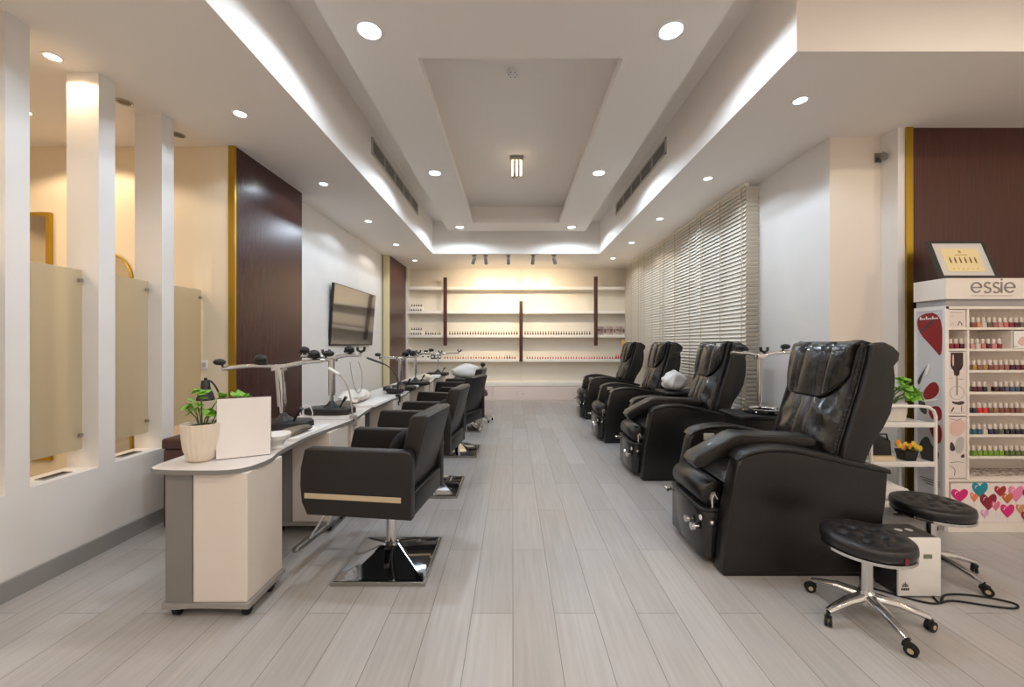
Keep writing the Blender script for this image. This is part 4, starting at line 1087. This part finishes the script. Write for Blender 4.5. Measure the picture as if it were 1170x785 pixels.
# ------------------------------------------------------------------ stools
TUFT = mat('tufted_black_leather', (26, 26, 29), 0.33, bump=0.12, bscale=120, coat=0.15)
def stool(label, loc, start, seat_rot=0.0):
    t = thing('rolling_stool', label, 'stool', loc, 0)
    q = MB(); n = 56; rg = []
    tufts = [(0.06 * math.cos(a), 0.06 * math.sin(a)) for a in [k * PI / 2 + 0.5 for k in range(4)]] + [(0, 0)] + [(0.12 * math.cos(a), 0.12 * math.sin(a)) for a in [k * PI / 4 for k in range(8)]]
    def zt(x, y, r):
        z = 0.432 - 0.018 * (r / 0.185) ** 6
        for tx, ty in tufts:
            d2 = (x - tx) ** 2 + (y - ty) ** 2
            z -= 0.015 * math.exp(-d2 / 0.00045)
        z -= 0.004 * abs(math.sin(4 * math.atan2(y, x))) * 0 
        return z
    prof_low = [(0.163, 0.357), (0.181, 0.364), (0.188, 0.382), (0.188, 0.397)]
    for r, z in prof_low: rg.append([(r * math.cos(2*PI*k/n), r * math.sin(2*PI*k/n), z) for k in range(n)])
    for r in (0.185, 0.178, 0.170, 0.161, 0.152, 0.141, 0.129, 0.118, 0.107, 0.096, 0.085, 0.074, 0.064, 0.054, 0.044, 0.034, 0.023, 0.012, 0.003):
        rg.append([(r * math.cos(2*PI*k/n), r * math.sin(2*PI*k/n), zt(r * math.cos(2*PI*k/n), r * math.sin(2*PI*k/n), r)) for k in range(n)])
    q.rings(rg)
    seat = q.build('seat', TUFT, t, 60)
    pz = MB()
    for tx, ty in tufts: pz.ball((tx, ty, 0.419), 0.006, 1, 1, 0.5, seg=8)
    pz.build('tuft_buttons', TUFT, seat)
    MB().lathe([(0.12, 0.336), (0.168, 0.338), (0.186, 0.346), (0.1865, 0.360), (0.176, 0.362), (0.12, 0.358)], seg=48).lathe([(0.001, 0.325), (0.125, 0.328), (0.125, 0.357), (0.001, 0.357)], seg=32).build('seat_ring', CHROME, t)
    MB().lathe([(0.034, 0.09), (0.034, 0.13), (0.026, 0.14), (0.026, 0.33), (0.001, 0.33)], seg=24).build('gas_column', CHROME, t)
    MB().tube([(0.0, 0.02, 0.322), (-0.10, 0.05, 0.318), (-0.16, 0.07, 0.312)], 0.006, 8).build('height_lever', BLACKP, t)
    MB().lathe([(0.001, 0.078), (0.045, 0.08), (0.048, 0.11), (0.036, 0.125), (0.001, 0.125)], seg=24).build('hub', CHROME, t)
    for k in range(5):
        a = R(start + 72 * k); c_, s_ = math.cos(a), math.sin(a)
        l_ = MB().tube([(0.03 * c_, 0.03 * s_, 0.108), (0.12 * c_, 0.12 * s_, 0.100), (0.21 * c_, 0.21 * s_, 0.074), (0.238 * c_, 0.238 * s_, 0.066)], [0.028, 0.025, 0.019, 0.015], 12, flat=0.75).build('leg', CHROME, t)
        M = Matrix.Translation((0.235 * c_, 0.235 * s_, 0)) @ Matrix.Rotation(a + 0.7, 4, 'Z')
        w_ = MB()
        w_.cyl((0, 0, 0.045), (0, 0, 0.07), 0.007, seg=8, M=M)
        w_.tube([(-0.012, 0, 0.030), (-0.010, 0, 0.047), (0.006, 0, 0.052), (0.022, 0, 0.046)], 0.009, 8, M=M)
        for sy in (-0.009, 0.009):
            w_.cyl((0.012, sy - 0.006, 0.0245), (0.012, sy + 0.006, 0.0245), 0.0245, seg=20, M=M)
        w_.build('caster', RUBBER, l_)
        MB().cyl((0.012, -0.017, 0.0245), (0.012, 0.017, 0.0245), 0.011, seg=14, M=M).build('wheel_hub', TAN, l_)
    return t
st1 = stool('round tufted black rolling stool in front, nearest the camera', (1.775, 2.0, 0), -96)
o = MB().box(0.008, 0.024, -0.192, -0.187, 0.366, 0.396, bev=0.001, seg=1).build('red_tag', mat('dark_red_tag', (120, 24, 36), 0.6), st1)
st2 = stool('round black rolling stool behind, beside the polish display', (2.53, 2.41, 0), -78)

# white appliance with dark top
t = thing('wax_warmer', 'white upright box appliance with dark vented top behind the front stool', 'appliance', (2.195, 2.148, 0), 0)
MB().box(-0.11, 0.11, 0.012, 0.175, 0.012, 0.30, bev=0.006).build('body', mat('dark_grey_plastic', (40, 40, 42), 0.45), t)
MB().box(-0.115, 0.115, 0.0, 0.012, 0.012, 0.325, bev=0.003).build('front_panel', WHITEP, t)
MB().box(-0.11, 0.11, 0.012, 0.175, 0.30, 0.325, bev=0.004).build('top_cover', mat('charcoal_plastic', (62, 60, 60), 0.4), t)
for k in (-0.03, 0.03): MB().lathe([(0.001, 0), (0.016, 0), (0.018, 0.004), (0.001, 0.005)], c=(k, 0.09, 0.325), seg=18).build('top_hole', mat('pale_insert', (190, 188, 184), 0.5), t)
MB().box(0.02, 0.065, -0.002, 0, 0.215, 0.238).build('display_window', mat('grey_green_lcd', (120, 126, 100), 0.3), t, 0)
q = MB()
for k, hh in enumerate((0.012, 0.02, 0.026, 0.018, 0.010)):
    q.box(-0.095 + k * 0.007, -0.091 + k * 0.007, -0.0015, 0, 0.062, 0.062 + hh)
for k in range(4): q.box(-0.10 + k * 0.011, -0.092 + k * 0.011, -0.0015, 0, 0.044, 0.056)
q.build('printed_logo', mat('print_dark', (50, 50, 50), 0.5), t, 0)
for sx in (-0.09, 0.09):
    for sy in (0.03, 0.15): MB().cyl((sx, sy, 0), (sx, sy, 0.013), 0.01, seg=10).build('foot', RUBBER, t)
q = MB().tube(smooth_path([(2.315, 2.25, 0.16), (2.36, 2.25, 0.13), (2.37, 2.26, 0.04), (2.33, 2.24, 0.006), (2.25, 2.10, 0.006), (2.36, 2.17, 0.006), (2.52, 2.16, 0.006), (2.64, 2.10, 0.006), (2.60, 2.06, 0.006), (2.50, 2.075, 0.006), (2.34, 2.12, 0.006), (2.2, 2.10, 0.006), (2.05, 2.20, 0.006), (1.98, 2.26, 0.006)]), 0.005, 8)
tag(q.build('power_cable', RUBBER, None, 60), 'black power cable looping on the floor by the white appliance', 'cable')

# ------------------------------------------------------------------ white rack
t = thing('storage_rack', 'white tubular three-shelf rack between the pedicure chair and polish display', 'rack', (2.635, 2.93, 0), 0)
RW, RD = 0.475, 0.27
for z in (0.18, 0.475, 0.765):
    MB().box(0.0, RW, 0.0, RD, z, z + 0.022, bev=0.005).box(0.01, RW - 0.01, -0.008, 0.0, z - 0.008, z + 0.03, bev=0.003).build('shelf', WHITEP, t)
for sx, top in ((0.0, 0.79), (RW, 0.9)):
    for sy in (0.0, RD):
        MB().cyl((sx, sy, 0.03), (sx, sy, 0.785), 0.011, seg=12).build('post', WHITEP, t)
        MB().lathe([(0.001, 0), (0.014, 0), (0.014, 0.03), (0.001, 0.03)], c=(sx, sy, 0), seg=12).build('foot', RUBBER, t)
for sy in (0.0, RD):
    MB().tube([(RW, sy, 0.78), (RW, sy, 0.84), (RW - 0.015, sy, 0.88), (RW - 0.05, sy, 0.905), (RW - 0.12, sy, 0.912), (RW - 0.30, sy, 0.912), (RW - 0.42, sy, 0.90), (0.01, sy, 0.87), (0.0, sy, 0.78)], 0.011, 10).build('top_rail', WHITEP, t)
t = thing('potted_plant', 'green plant in a round white pot on the top shelf of the rack', 'potted plant', (2.87, 3.06, 0.7875))
MB().lathe([(0.001, 0), (0.09, 0), (0.105, 0.012), (0.115, 0.07), (0.117, 0.14), (0.11, 0.14), (0.107, 0.125), (0.001, 0.125)], seg=48).build('pot', mat('white_pot', (224, 218, 210), 0.4), t)
MB().lathe([(0.106, 0.122), (0.06, 0.128), (0.001, 0.13)], seg=24).build('soil', SOIL, t)
leafy(t, [(0.10, -0.05, 0.27), (0.14, -0.03, 0.22), (0.06, -0.02, 0.24), (0.17, -0.05, 0.20), (0.11, -0.08, 0.19), (-0.05, -0.02, 0.24), (-0.07, 0.02, 0.19), (0.12, -0.02, 0.30), (0.16, -0.06, 0.24)], 0.125, 0.034, 11, n_leaf=5, stem_r=0.0045)
t = thing('flower_pot', 'yellow flowers in a small black pot on the middle rack shelf', 'potted flowers', (2.965, 3.0, 0.4975))
t.scale = (0.72, 0.72, 0.85)
MB().prism([(-0.05, -0.05), (0.05, -0.05), (0.05, 0.05), (-0.05, 0.05)], 0, 0.002, 'z').rings([[(-.05, -.05, 0), (.05, -.05, 0), (.05, .05, 0), (-.05, .05, 0)], [(-.07, -.06, .09), (.07, -.06, .09), (.07, .06, .09), (-.07, .06, .09)]]).build('pot', BLACKP, t, 20)
leafy(t, [(-0.06, -0.03, 0.12), (0.02, -0.04, 0.11), (0.07, 0.0, 0.10), (-0.09, 0.0, 0.13)], 0.088, 0.025, 21, mat('pale_leaf', (130, 146, 90), 0.6), n_leaf=4)
r_ = random.Random(4)
for k, (fx, fz) in enumerate(((-0.14, 0.165), (-0.12, 0.14), (-0.06, 0.145), (-0.02, 0.13), (0.05, 0.125), (0.09, 0.11), (-0.08, 0.125), (0.02, 0.15))):
    q = MB()
    for j in range(6):
        a = j * PI / 3
        q.ball((fx + 0.016 * math.cos(a), -0.05, fz + 0.016 * math.sin(a)), 0.012, 1, 0.6, 1, seg=8)
    q.ball((fx, -0.055, fz), 0.010, 1, 0.6, 1, seg=8)
    q.tube([(fx, -0.045, fz), (fx * 0.4, -0.01, 0.085)], 0.002, 5)
    q.build('flower', mat('yellow_petal' if k % 3 else 'orange_petal', (232, 196, 60) if k % 3 else (226, 150, 50), 0.6), t)
t = thing('handbag', 'small black bag on a cream box on the middle rack shelf, left', 'bag', (2.755, 3.03, 0.4975))
MB().box(-0.09, 0.09, -0.07, 0.07, 0.0, 0.035, bev=0.004).build('cream_base', mat('cream_box', (226, 208, 178), 0.5), t)
MB().prism([(-0.085, 0.035), (0.085, 0.035), (0.075, 0.15), (0.0, 0.19), (-0.075, 0.185)], -0.05, 0.05, 'y', bev=0.01).build('body', LEATHER, t)
MB().tube([(-0.05, -0.052, 0.15), (-0.03, -0.06, 0.20), (0.03, -0.06, 0.20), (0.05, -0.052, 0.15)], 0.006, 8).build('handle', LEATHER, t)
soft_block('towel_roll', 'white folded cloth on the lowest shelf of the rack', 'towel', (2.83, 3.05, 0.203), 0.0, 0.13, 0.11, 0.12, TOWEL, 44, amp=0.3)

# ------------------------------------------------------------------ polish display stand
DX, DY = 3.17, 2.914
t = thing('polish_display', 'tall white nail polish display stand with printed hearts on its base panel', 'display stand', (DX, DY, 0), 0)
DWW = 0.98
DW = mat('display_white', (236, 228, 220), 0.4)
def Z(py): return CAM_Z - (py - 391.5) * 2.914 / 455
def X(px): return (px - 586) * 2.914 / 455 - DX
body = MB()
body.box(0.0, 0.02, 0.0, 0.225, 0.0, 1.65)
body.box(DWW - 0.02, DWW, 0.0, 0.225, 0.0, 1.65)
body.box(0.0, DWW, 0.215, 0.228, 0.0, 1.65)
body.box(0.0, DWW, -0.012, 0.215, 0.0, Z(597))
body.box(0.02, DWW - 0.02, 0.03, 0.215, Z(597), Z(552) + 0.0)
body.build('body', DW, t, 0)
MB().box(-0.015, DWW + 0.015, -0.012, 0.225, Z(342), Z(318), bev=0.003, seg=1).build('header', DW, t, 0)
MB().box(0.006, DWW - 0.006, 0.01, 0.22, Z(350) - 0.0, Z(342)).build('grey_recess', mat('display_grey', (160, 158, 160), 0.4), t, 0)
MB().box(0.0, DWW, 0.0, 0.22, Z(353), Z(350), bev=0.001, seg=1).build('top_board', DW, t, 0)
MB().box(X(1105.5), X(1107.5), 0.0, 0.215, Z(548), Z(377)).box(X(1105.5), X(1107.5), 0.0, 0.215, Z(374), Z(353)).build('divider', DW, t, 0)
rows = [374, 398.5, 423, 448, 472.5, 497, 521.8, 548]
for i, yb in enumerate(rows):
    x0 = X(1106.5) if i not in (1, 7, 0, 4) else 0.02
    o = MB().box(x0, DWW - 0.02, 0.006, 0.215, Z(yb) - 0.017, Z(yb)).build('shelf_board', DW, t, 0)
MB().box(X(1157), X(1159), 0.004, 0.215, Z(398.5), Z(377.5)).build('divider', DW, t, 0)
# logo in thin strokes
lg = MB()
w_ = 0.0105
xh = 0.080
def arcp(cx, cz, r, a0, a1, n=22, sx=1.0): return [(cx + sx * r * math.cos(R(a0 + (a1 - a0) * k / n)), cz + r * math.sin(R(a0 + (a1 - a0) * k / n))) for k in range(n + 1)]
zb = Z(335)
def e_(cx):
    r = xh / 2 - w_ / 2
    lg.stroke(arcp(cx, zb + xh / 2, r, 0, 318, sx=1.02), w_, -0.016, -0.012)
    lg.stroke([(cx - r, zb + xh / 2), (cx + r * 1.08, zb + xh / 2)], w_ * 0.8, -0.016, -0.012)
def s__(cx):
    r = xh / 4 - w_ * 0.1
    top = arcp(cx, zb + xh * 0.74, r * 0.92, 25, 250, 14, 1.15)
    bot = arcp(cx, zb + xh * 0.26, r * 0.98, 70, -155, 14, 1.2)
    lg.stroke(top + bot, w_, -0.016, -0.012)
e_(X(1113.2)); s__(X(1125.8)); s__(X(1135.9)); e_(X(1151.2))
lg.stroke([(X(1141.8), zb), (X(1141.8), zb + xh)], w_, -0.016, -0.012)
lg.stroke([(X(1141.8), zb + xh + 0.012), (X(1141.8), zb + xh + 0.024)], w_, -0.016, -0.012)
lg.stroke([(X(1108), Z(338.2)), (X(1154), Z(338.2))], 0.003, -0.0145, -0.012)
lg.build('brand_lettering', mat('grey_lettering', (140, 134, 130), 0.4), t, 0)

# printed hearts
HC = {'magenta': (214, 32, 120), 'teal': (20, 138, 158), 'orange': (228, 132, 84), 'wine': (140, 24, 50), 'rose': (222, 120, 150), 'red': (168, 40, 46), 'amber': (200, 110, 60), 'pink': (232, 132, 176), 'tan': (206, 150, 106), 'lilac': (224, 170, 210)}
hearts = [(1112.5, 568, 9.5, 12, 'orange'), (1119, 559.5, 18, 17, 'teal'), (1128.5, 573.5, 19, 19, 'wine'), (1137, 578, 9.5, 11, 'rose'), (1142, 561, 13, 12, 'red'),
          (1160, 564, 17, 18, 'pink'), (1150, 569, 12, 12, 'amber'), (1095.5, 566, 18.5, 15, 'magenta'), (1150, 583.5, 15, 15, 'magenta'), (1164.5, 581, 9, 10, 'tan'), (1124, 586.5, 8, 9, 'lilac'), (1171, 590, 10, 12, 'red'), (1173, 564, 12, 10, 'wine'), (1182, 575, 13, 13, 'teal'), (1190, 585, 12, 12, 'magenta')]
names = list(HC)
pan = MB()
pan.mi = 0
pan.box(X(1086), DWW - 0.01, -0.003, 0.03, Z(596.5), Z(552.5))
for j, (hx, hy, hw_, hh_, cn) in enumerate(hearts):
    y_ = -0.0035 - 0.0006 * j
    raw = []
    for k in range(36):
        a = 2 * PI * k / 36
        raw.append((abs(math.sin(a)) ** 1.9 * (1 if math.sin(a) > 0 else -1) / 2.0, (13 * math.cos(a) - 5 * math.cos(2 * a) - 2 * math.cos(3 * a) - math.cos(4 * a) + 2.5) / 29.0))
    mpx = 2.914 / 455
    pts = [(X(hx) + u * hw_ * mpx, Z(hy) + v * hh_ * mpx) for u, v in raw]
    pan.mi = 1 + names.index(cn)
    pan.prism(pts, y_, -0.002, 'y')
    # printed shine
    pan.mi = 11
    pan.stroke([(X(hx) - 0.30 * hw_ * mpx, Z(hy) + 0.10 * hh_ * mpx), (X(hx) - 0.26 * hw_ * mpx, Z(hy) + 0.26 * hh_ * mpx), (X(hx) - 0.14 * hw_ * mpx, Z(hy) + 0.30 * hh_ * mpx)], 0.005, y_ - 0.0003, y_)
    pan.mi = 12
    pan.stroke([(X(hx), Z(hy) - 0.5 * hh_ * mpx), (X(hx) + 0.004, Z(hy) - 0.9 * hh_ * mpx)], 0.0012, -0.0033, -0.003)
pan.build('printed_panel', [mat('panel_white', (236, 228, 226), 0.35)] + [mat('heart_' + n, HC[n], 0.3) for n in names] + [mat('heart_shine', (250, 226, 232), 0.3), mat('string_grey', (170, 160, 160), 0.5)], t, 0)

# upright picture strips left of the shelves
pcs = [mat('picture_pale', (226, 216, 212), 0.4), mat('polish_plum', (52, 20, 30), 0.2), mat('pic_grey', (186, 180, 178), 0.4), mat('pic_blush', (222, 186, 178), 0.4), mat('pic_dark', (70, 52, 52), 0.5), mat('pic_silver', (168, 172, 172), 0.3), mat('pic_white', (240, 236, 234), 0.3)]
pic = MB()
pic.mi = 0
pic.box(0.021, X(1105.5), 0.010, 0.02, Z(472), Z(402))
pic.mi = 1   # inverted bottle
def chaikin(pts, n=2):
    for _ in range(n):
        out = []
        for i in range(len(pts)):
            a, b = pts[i], pts[(i + 1) % len(pts)]
            out += [(a[0] * .75 + b[0] * .25, a[1] * .75 + b[1] * .25), (a[0] * .25 + b[0] * .75, a[1] * .25 + b[1] * .75)]
        pts = out
    return pts
def pp(pts, y=0.0085):
    if len(pts) < 9: pts = chaikin(pts)
    pic.prism([(X(a), Z(b)) for a, b in pts], y, 0.011, 'y')
pp([(1088, 403), (1102, 403), (1102, 418), (1100, 422), (1098, 424), (1097.5, 429), (1092, 429), (1091.5, 424), (1089, 421), (1088, 418)])
pp([(1093.5, 429), (1096.5, 429), (1095, 431)])
pic.mi = 3; pp([(1089.5, 405), (1091.5, 405), (1091.5, 419), (1089.5, 418)], 0.0080)
pic.mi = 4; pic.stroke([(X(1095), Z(431)), (X(1095), Z(452))], 0.006, 0.0085, 0.011)
pic.mi = 2
pic.stroke([(X(1095) + 0.052 * math.cos(a * PI / 12), Z(449) + 0.05 * math.sin(a * PI / 12)) for a in range(25)], 0.005, 0.0085, 0.011)
pic.mi = 4
pp([(1089, 458), (1094, 460), (1102, 458), (1104, 461), (1099, 463.5), (1090, 461.5)])
pp([(1088, 470), (1091, 465), (1092, 466), (1089, 471.5)]); pp([(1100, 464), (1100.8, 464), (1100.6, 471), (1100, 471)])
pic.stroke([(X(1086), Z(432.5)), (X(1090), Z(432.3))], 0.002, 0.0085, 0.011); pic.stroke([(X(1097), Z(433.5)), (X(1102.5), Z(433.3))], 0.0025, 0.0085, 0.011)
pic.build('picture_card', pcs, t, 0)
pic = MB(); pic.mi = 0; pic.box(0.021, X(1105.5), 0.010, 0.02, Z(547), Z(476.5))
pic.mi = 3
pp([(1086.5, 484), (1092, 481), (1104, 480), (1104.5, 492), (1098, 499), (1090, 498), (1086.5, 494)])
pic.mi = 2
pp([(1095, 500), (1104, 499), (1102, 516), (1097, 520), (1092, 514)])
pic.mi = 4
pp([(1087, 506), (1090, 505), (1094, 515), (1087, 516.5)]); pp([(1098, 523), (1103, 518), (1104, 524)])
pic.stroke([(X(1087), Z(479)), (X(1095), Z(480.5)), (X(1100), Z(479))], 0.003, 0.0085, 0.011)
pic.stroke([(X(1088), Z(529)), (X(1096), Z(528)), (X(1103), Z(529))], 0.0025, 0.0085, 0.011)
pic.stroke([(X(1086.5), Z(533)), (X(1090), Z(534)), (X(1093), Z(538)), (X(1092), Z(544))], 0.003, 0.0085, 0.011)
pic.build('picture_card', pcs, t, 0)
pic = MB(); pic.mi = 0; pic.box(0.021, X(1105), 0.010, 0.02, Z(373.8), Z(353.5))
pic.mi = 4
pic.stroke([(X(1096), Z(372)), (X(1098), Z(367)), (X(1100), Z(369)), (X(1101), Z(372))], 0.004, 0.0085, 0.011)
pic.stroke([(X(1088), Z(357)), (X(1101), Z(357))], 0.002, 0.0085, 0.011); pic.stroke([(X(1088), Z(361)), (X(1091), Z(361))], 0.002, 0.0085, 0.011); pic.stroke([(X(1088), Z(370)), (X(1091), Z(370))], 0.002, 0.0085, 0.011)
pic.build('picture_card', pcs, t, 0)
pic = MB()
pic.mi = 6
pic.box(X(1158), DWW - 0.02, 0.004, 0.012, Z(398), Z(378))
pic.mi = 3
pp([(1163, 392), (1166, 386), (1170, 384), (1174, 387), (1176, 392), (1170, 396)], 0.002)
pic.mi = 4
pic.stroke([(X(1159), Z(395.5)), (X(1163.5), Z(395.5))], 0.002, 0.002, 0.006)
pic.build('picture_card', pcs, t, 0)
# side poster: dark red swoosh, bottle, swatches
sp = MB()
spm = [mat('poster_silver', (206, 208, 214), 0.35), mat('poster_red', (142, 30, 34), 0.3), mat('poster_dark', (64, 66, 64), 0.4), mat('pic_white', (240, 236, 234), 0.3), mat('poster_frame', (228, 226, 226), 0.4)]
def sq(pts, x=-0.006):  # pts (depth y 0..0.33, height z)
    sp.prism([(a * 0.64, b) for a, b in chaikin(pts)], x, -0.002, 'x')
sp.mi = 0; sp.box(-0.003, 0.0, 0.015, 0.21, 0.03, 1.63)
sp.mi = 4
for a in ((0.0, 0.018, 0.0, 1.65), (0.205, 0.225, 0.0, 1.65), (0.018, 0.205, 0.0, 0.03), (0.018, 0.205, 1.62, 1.65)): sp.box(-0.008, 0.0, *a)
sp.mi = 1
sq([(0.315, 1.60), (0.035, 1.61), (0.035, 1.26), (0.12, 1.33), (0.315, 1.47)])
sp.mi = 0
sp.stroke([(0, 0), (0.001, 0)], 0.001, 0, 0.001)
sp.mi = 2
sq([(0.10, 1.55), (0.28, 1.45), (0.29, 1.46), (0.12, 1.565)], -0.0065)
sp.mi = 1
sq([(0.26, 1.00), (0.13, 1.10), (0.06, 1.05), (0.09, 0.98), (0.22, 0.93)])
sq([(0.20, 0.88), (0.05, 0.92), (0.035, 0.80), (0.15, 0.79)])
sq([(0.19, 0.76), (0.06, 0.78), (0.035, 0.70), (0.06, 0.62), (0.13, 0.65)])
sq([(0.31, 0.20), (0.24, 0.10), (0.31, 0.06)])
sp.mi = 2
sq([(0.30, 0.60), (0.20, 0.68), (0.15, 0.60), (0.05, 0.56), (0.13, 0.44), (0.22, 0.42), (0.28, 0.50)])
sq([(0.30, 0.98), (0.27, 0.99), (0.20, 0.86), (0.22, 0.82), (0.30, 0.86)])
sq([(0.19, 1.215), (0.225, 1.185), (0.285, 1.06), (0.31, 1.05), (0.31, 1.10)])
sp.mi = 3
sq([(0.16, 1.24), (0.20, 1.20), (0.23, 1.12), (0.19, 1.14)], -0.007)
sq([(0.25, 0.92), (0.07, 0.955), (0.08, 0.965), (0.26, 0.935)], -0.007)
for k in range(9):   # illegible white script heading
    sp.box(-0.0075, -0.005, 0.172 - k * 0.015, 0.181 - k * 0.015, 1.555 - 0.0, 1.567 + (0.012 if k % 3 == 0 else 0.0))
sp.mi = 2
for k in range(3): sp.box(-0.0065, -0.003, 0.04, 0.18 - 0.02 * k, 0.34 - k * 0.018, 0.344 - k * 0.018)
sp.build('side_poster', spm, t, 0)
# patterned strip in the lowest bay
q = MB(); q.box(X(1108), DWW - 0.03, 0.02, 0.21, Z(548), Z(545.5))
r_ = random.Random(8)
q.mi = 1
for k in range(260):
    a = r_.uniform(X(1109), DWW - 0.05); b_ = r_.uniform(0.025, 0.195)
    q.box(a, a + 0.014, b_, b_ + 0.008, Z(545.5), Z(545.5) + 0.0035)
q.build('patterned_tray', [mat('tray_pale', (216, 206, 200), 0.5), mat('tray_spots', (168, 156, 150), 0.5)], t, 0)

# polish bottles on the display: one body with a white cap each
ORD = ['first', 'second', 'third', 'fourth', 'fifth', 'sixth', 'seventh', 'eighth', 'ninth', 'tenth', 'eleventh', 'twelfth', 'thirteenth']
pal = {'grey': (98, 92, 88), 'brown': (126, 74, 58), 'orange': (200, 132, 84), 'clear': (206, 198, 190), 'olive': (92, 94, 74), 'pink': (198, 140, 136), 'coral': (190, 110, 108), 'red': (130, 20, 34), 'wine': (86, 18, 30), 'gold': (168, 130, 70), 'bronze': (142, 96, 50), 'rose': (150, 92, 84), 'green': (66, 98, 74), 'plum': (64, 22, 38), 'black': (30, 22, 28), 'blue': (62, 78, 100), 'navy': (34, 30, 56), 'scarlet': (208, 44, 34), 'teal': (44, 92, 112), 'violet': (44, 26, 50), 'lime': (110, 150, 36), 'moss': (84, 104, 44), 'tan': (150, 112, 84)}
RW_ = [('grey brown orange clear olive rose pink coral red wine grey brown', 1110, 'top'),
       ('red red wine olive pink clear coral wine pink red plum', 1090.5, 'second'),
       ('olive gold bronze gold brown rose rose rose plum wine wine plum', 1111, 'third'),
       ('green wine wine black - plum plum blue blue blue navy navy', 1111, 'fourth'),
       ('navy navy scarlet scarlet brown tan brown brown brown brown tan tan', 1111, 'fifth'),
       ('teal teal teal clear violet violet olive black black black navy black', 1111, 'sixth'),
       ('moss lime lime lime lime lime lime moss moss moss moss lime', 1111, 'seventh')]
capm = mat('polish_cap', (228, 218, 210), 0.35)
BODY = {}
for i, (cs, x0, nm) in enumerate(RW_):
    lst = cs.split()
    if i == 1: lst = lst[:10]
    for k, cn in enumerate(lst):
        if cn == '-': continue
        if cn not in BODY:
            q = MB(); q.box(-0.0165, 0.0165, -0.0125, 0.0125, 0, 0.037, bev=0.004, seg=2).lathe([(0.007, 0.036), (0.007, 0.041), (0.001, 0.041)], seg=10)
            b0 = q.build('nail_polish_bottle', mat('varnish_' + cn, pal[cn], 0.1, coat=0.4), None)
            q = MB(); q.lathe([(0.0105, 0.038), (0.0115, 0.04), (0.0105, 0.072), (0.008, 0.074), (0.001, 0.074)], seg=14)
            q.build('cap', capm, b0)
            BODY[cn] = b0; b = b0
        else:
            b = tree_copy(BODY[cn])
        b.location = (DX + X(x0 + 6.22 * k), DY + 0.03, Z(rows[i]))
        if i == 0 and k >= 10: nmk = ''
        tag(b, '%s nail polish bottle, %s from the left on the %s display shelf' % (cn, ORD[k], nm), 'nail polish', 'nail polish bottles on the display stand')

# framed certificate leaning on the wall above
t = thing('picture_frame', 'framed certificate with a row of tiny bottles leaning above the display', 'picture frame', (3.40, 2.965, Z(318) + 0.006), 0)
M = Matrix.Rotation(R(-19), 4, 'X')
fr = MB()
for a in ((-0.215, -0.195, 0.0, 0.32), (0.195, 0.215, 0.0, 0.32), (-0.195, 0.195, 0.0, 0.02), (-0.195, 0.195, 0.30, 0.32)): fr.box(a[0], a[1], -0.012, 0.012, a[2], a[3], M=M)
fr.build('frame', mat('dark_frame', (52, 46, 44), 0.35), t, 0)
MB().box(-0.195, 0.195, -0.004, 0.008, 0.02, 0.30, M=M).build('mount_board', mat('mat_grey_white', (212, 210, 208), 0.4), t, 0)
pr = MB(); pr.box(-0.14, 0.14, -0.006, -0.004, 0.055, 0.255, M=M)
pr.mi = 1
for k in range(6):
    pr.box(-0.10 + k * 0.038, -0.09 + k * 0.038, -0.008, -0.006, 0.13, 0.165, M=M); pr.box(-0.098 + k * 0.038, -0.092 + k * 0.038, -0.008, -0.006, 0.165, 0.178, M=M)
pr.mi = 2
for k in range(7): pr.box(-0.045 + k * 0.014, -0.036 + k * 0.014, -0.0075, -0.006, 0.195, 0.201, M=M)
pr.box(-0.008, 0.008, -0.0075, -0.006, 0.215, 0.235, M=M)
for k in range(6): pr.box(-0.10 + k * 0.036, -0.088 + k * 0.036, -0.0075, -0.006, 0.078, 0.082, M=M)
pr.build('print', [mat('print_cream', (236, 218, 168), 0.5), mat('print_brown', (120, 84, 44), 0.5), mat('print_ochre', (190, 156, 100), 0.5)], t, 0)
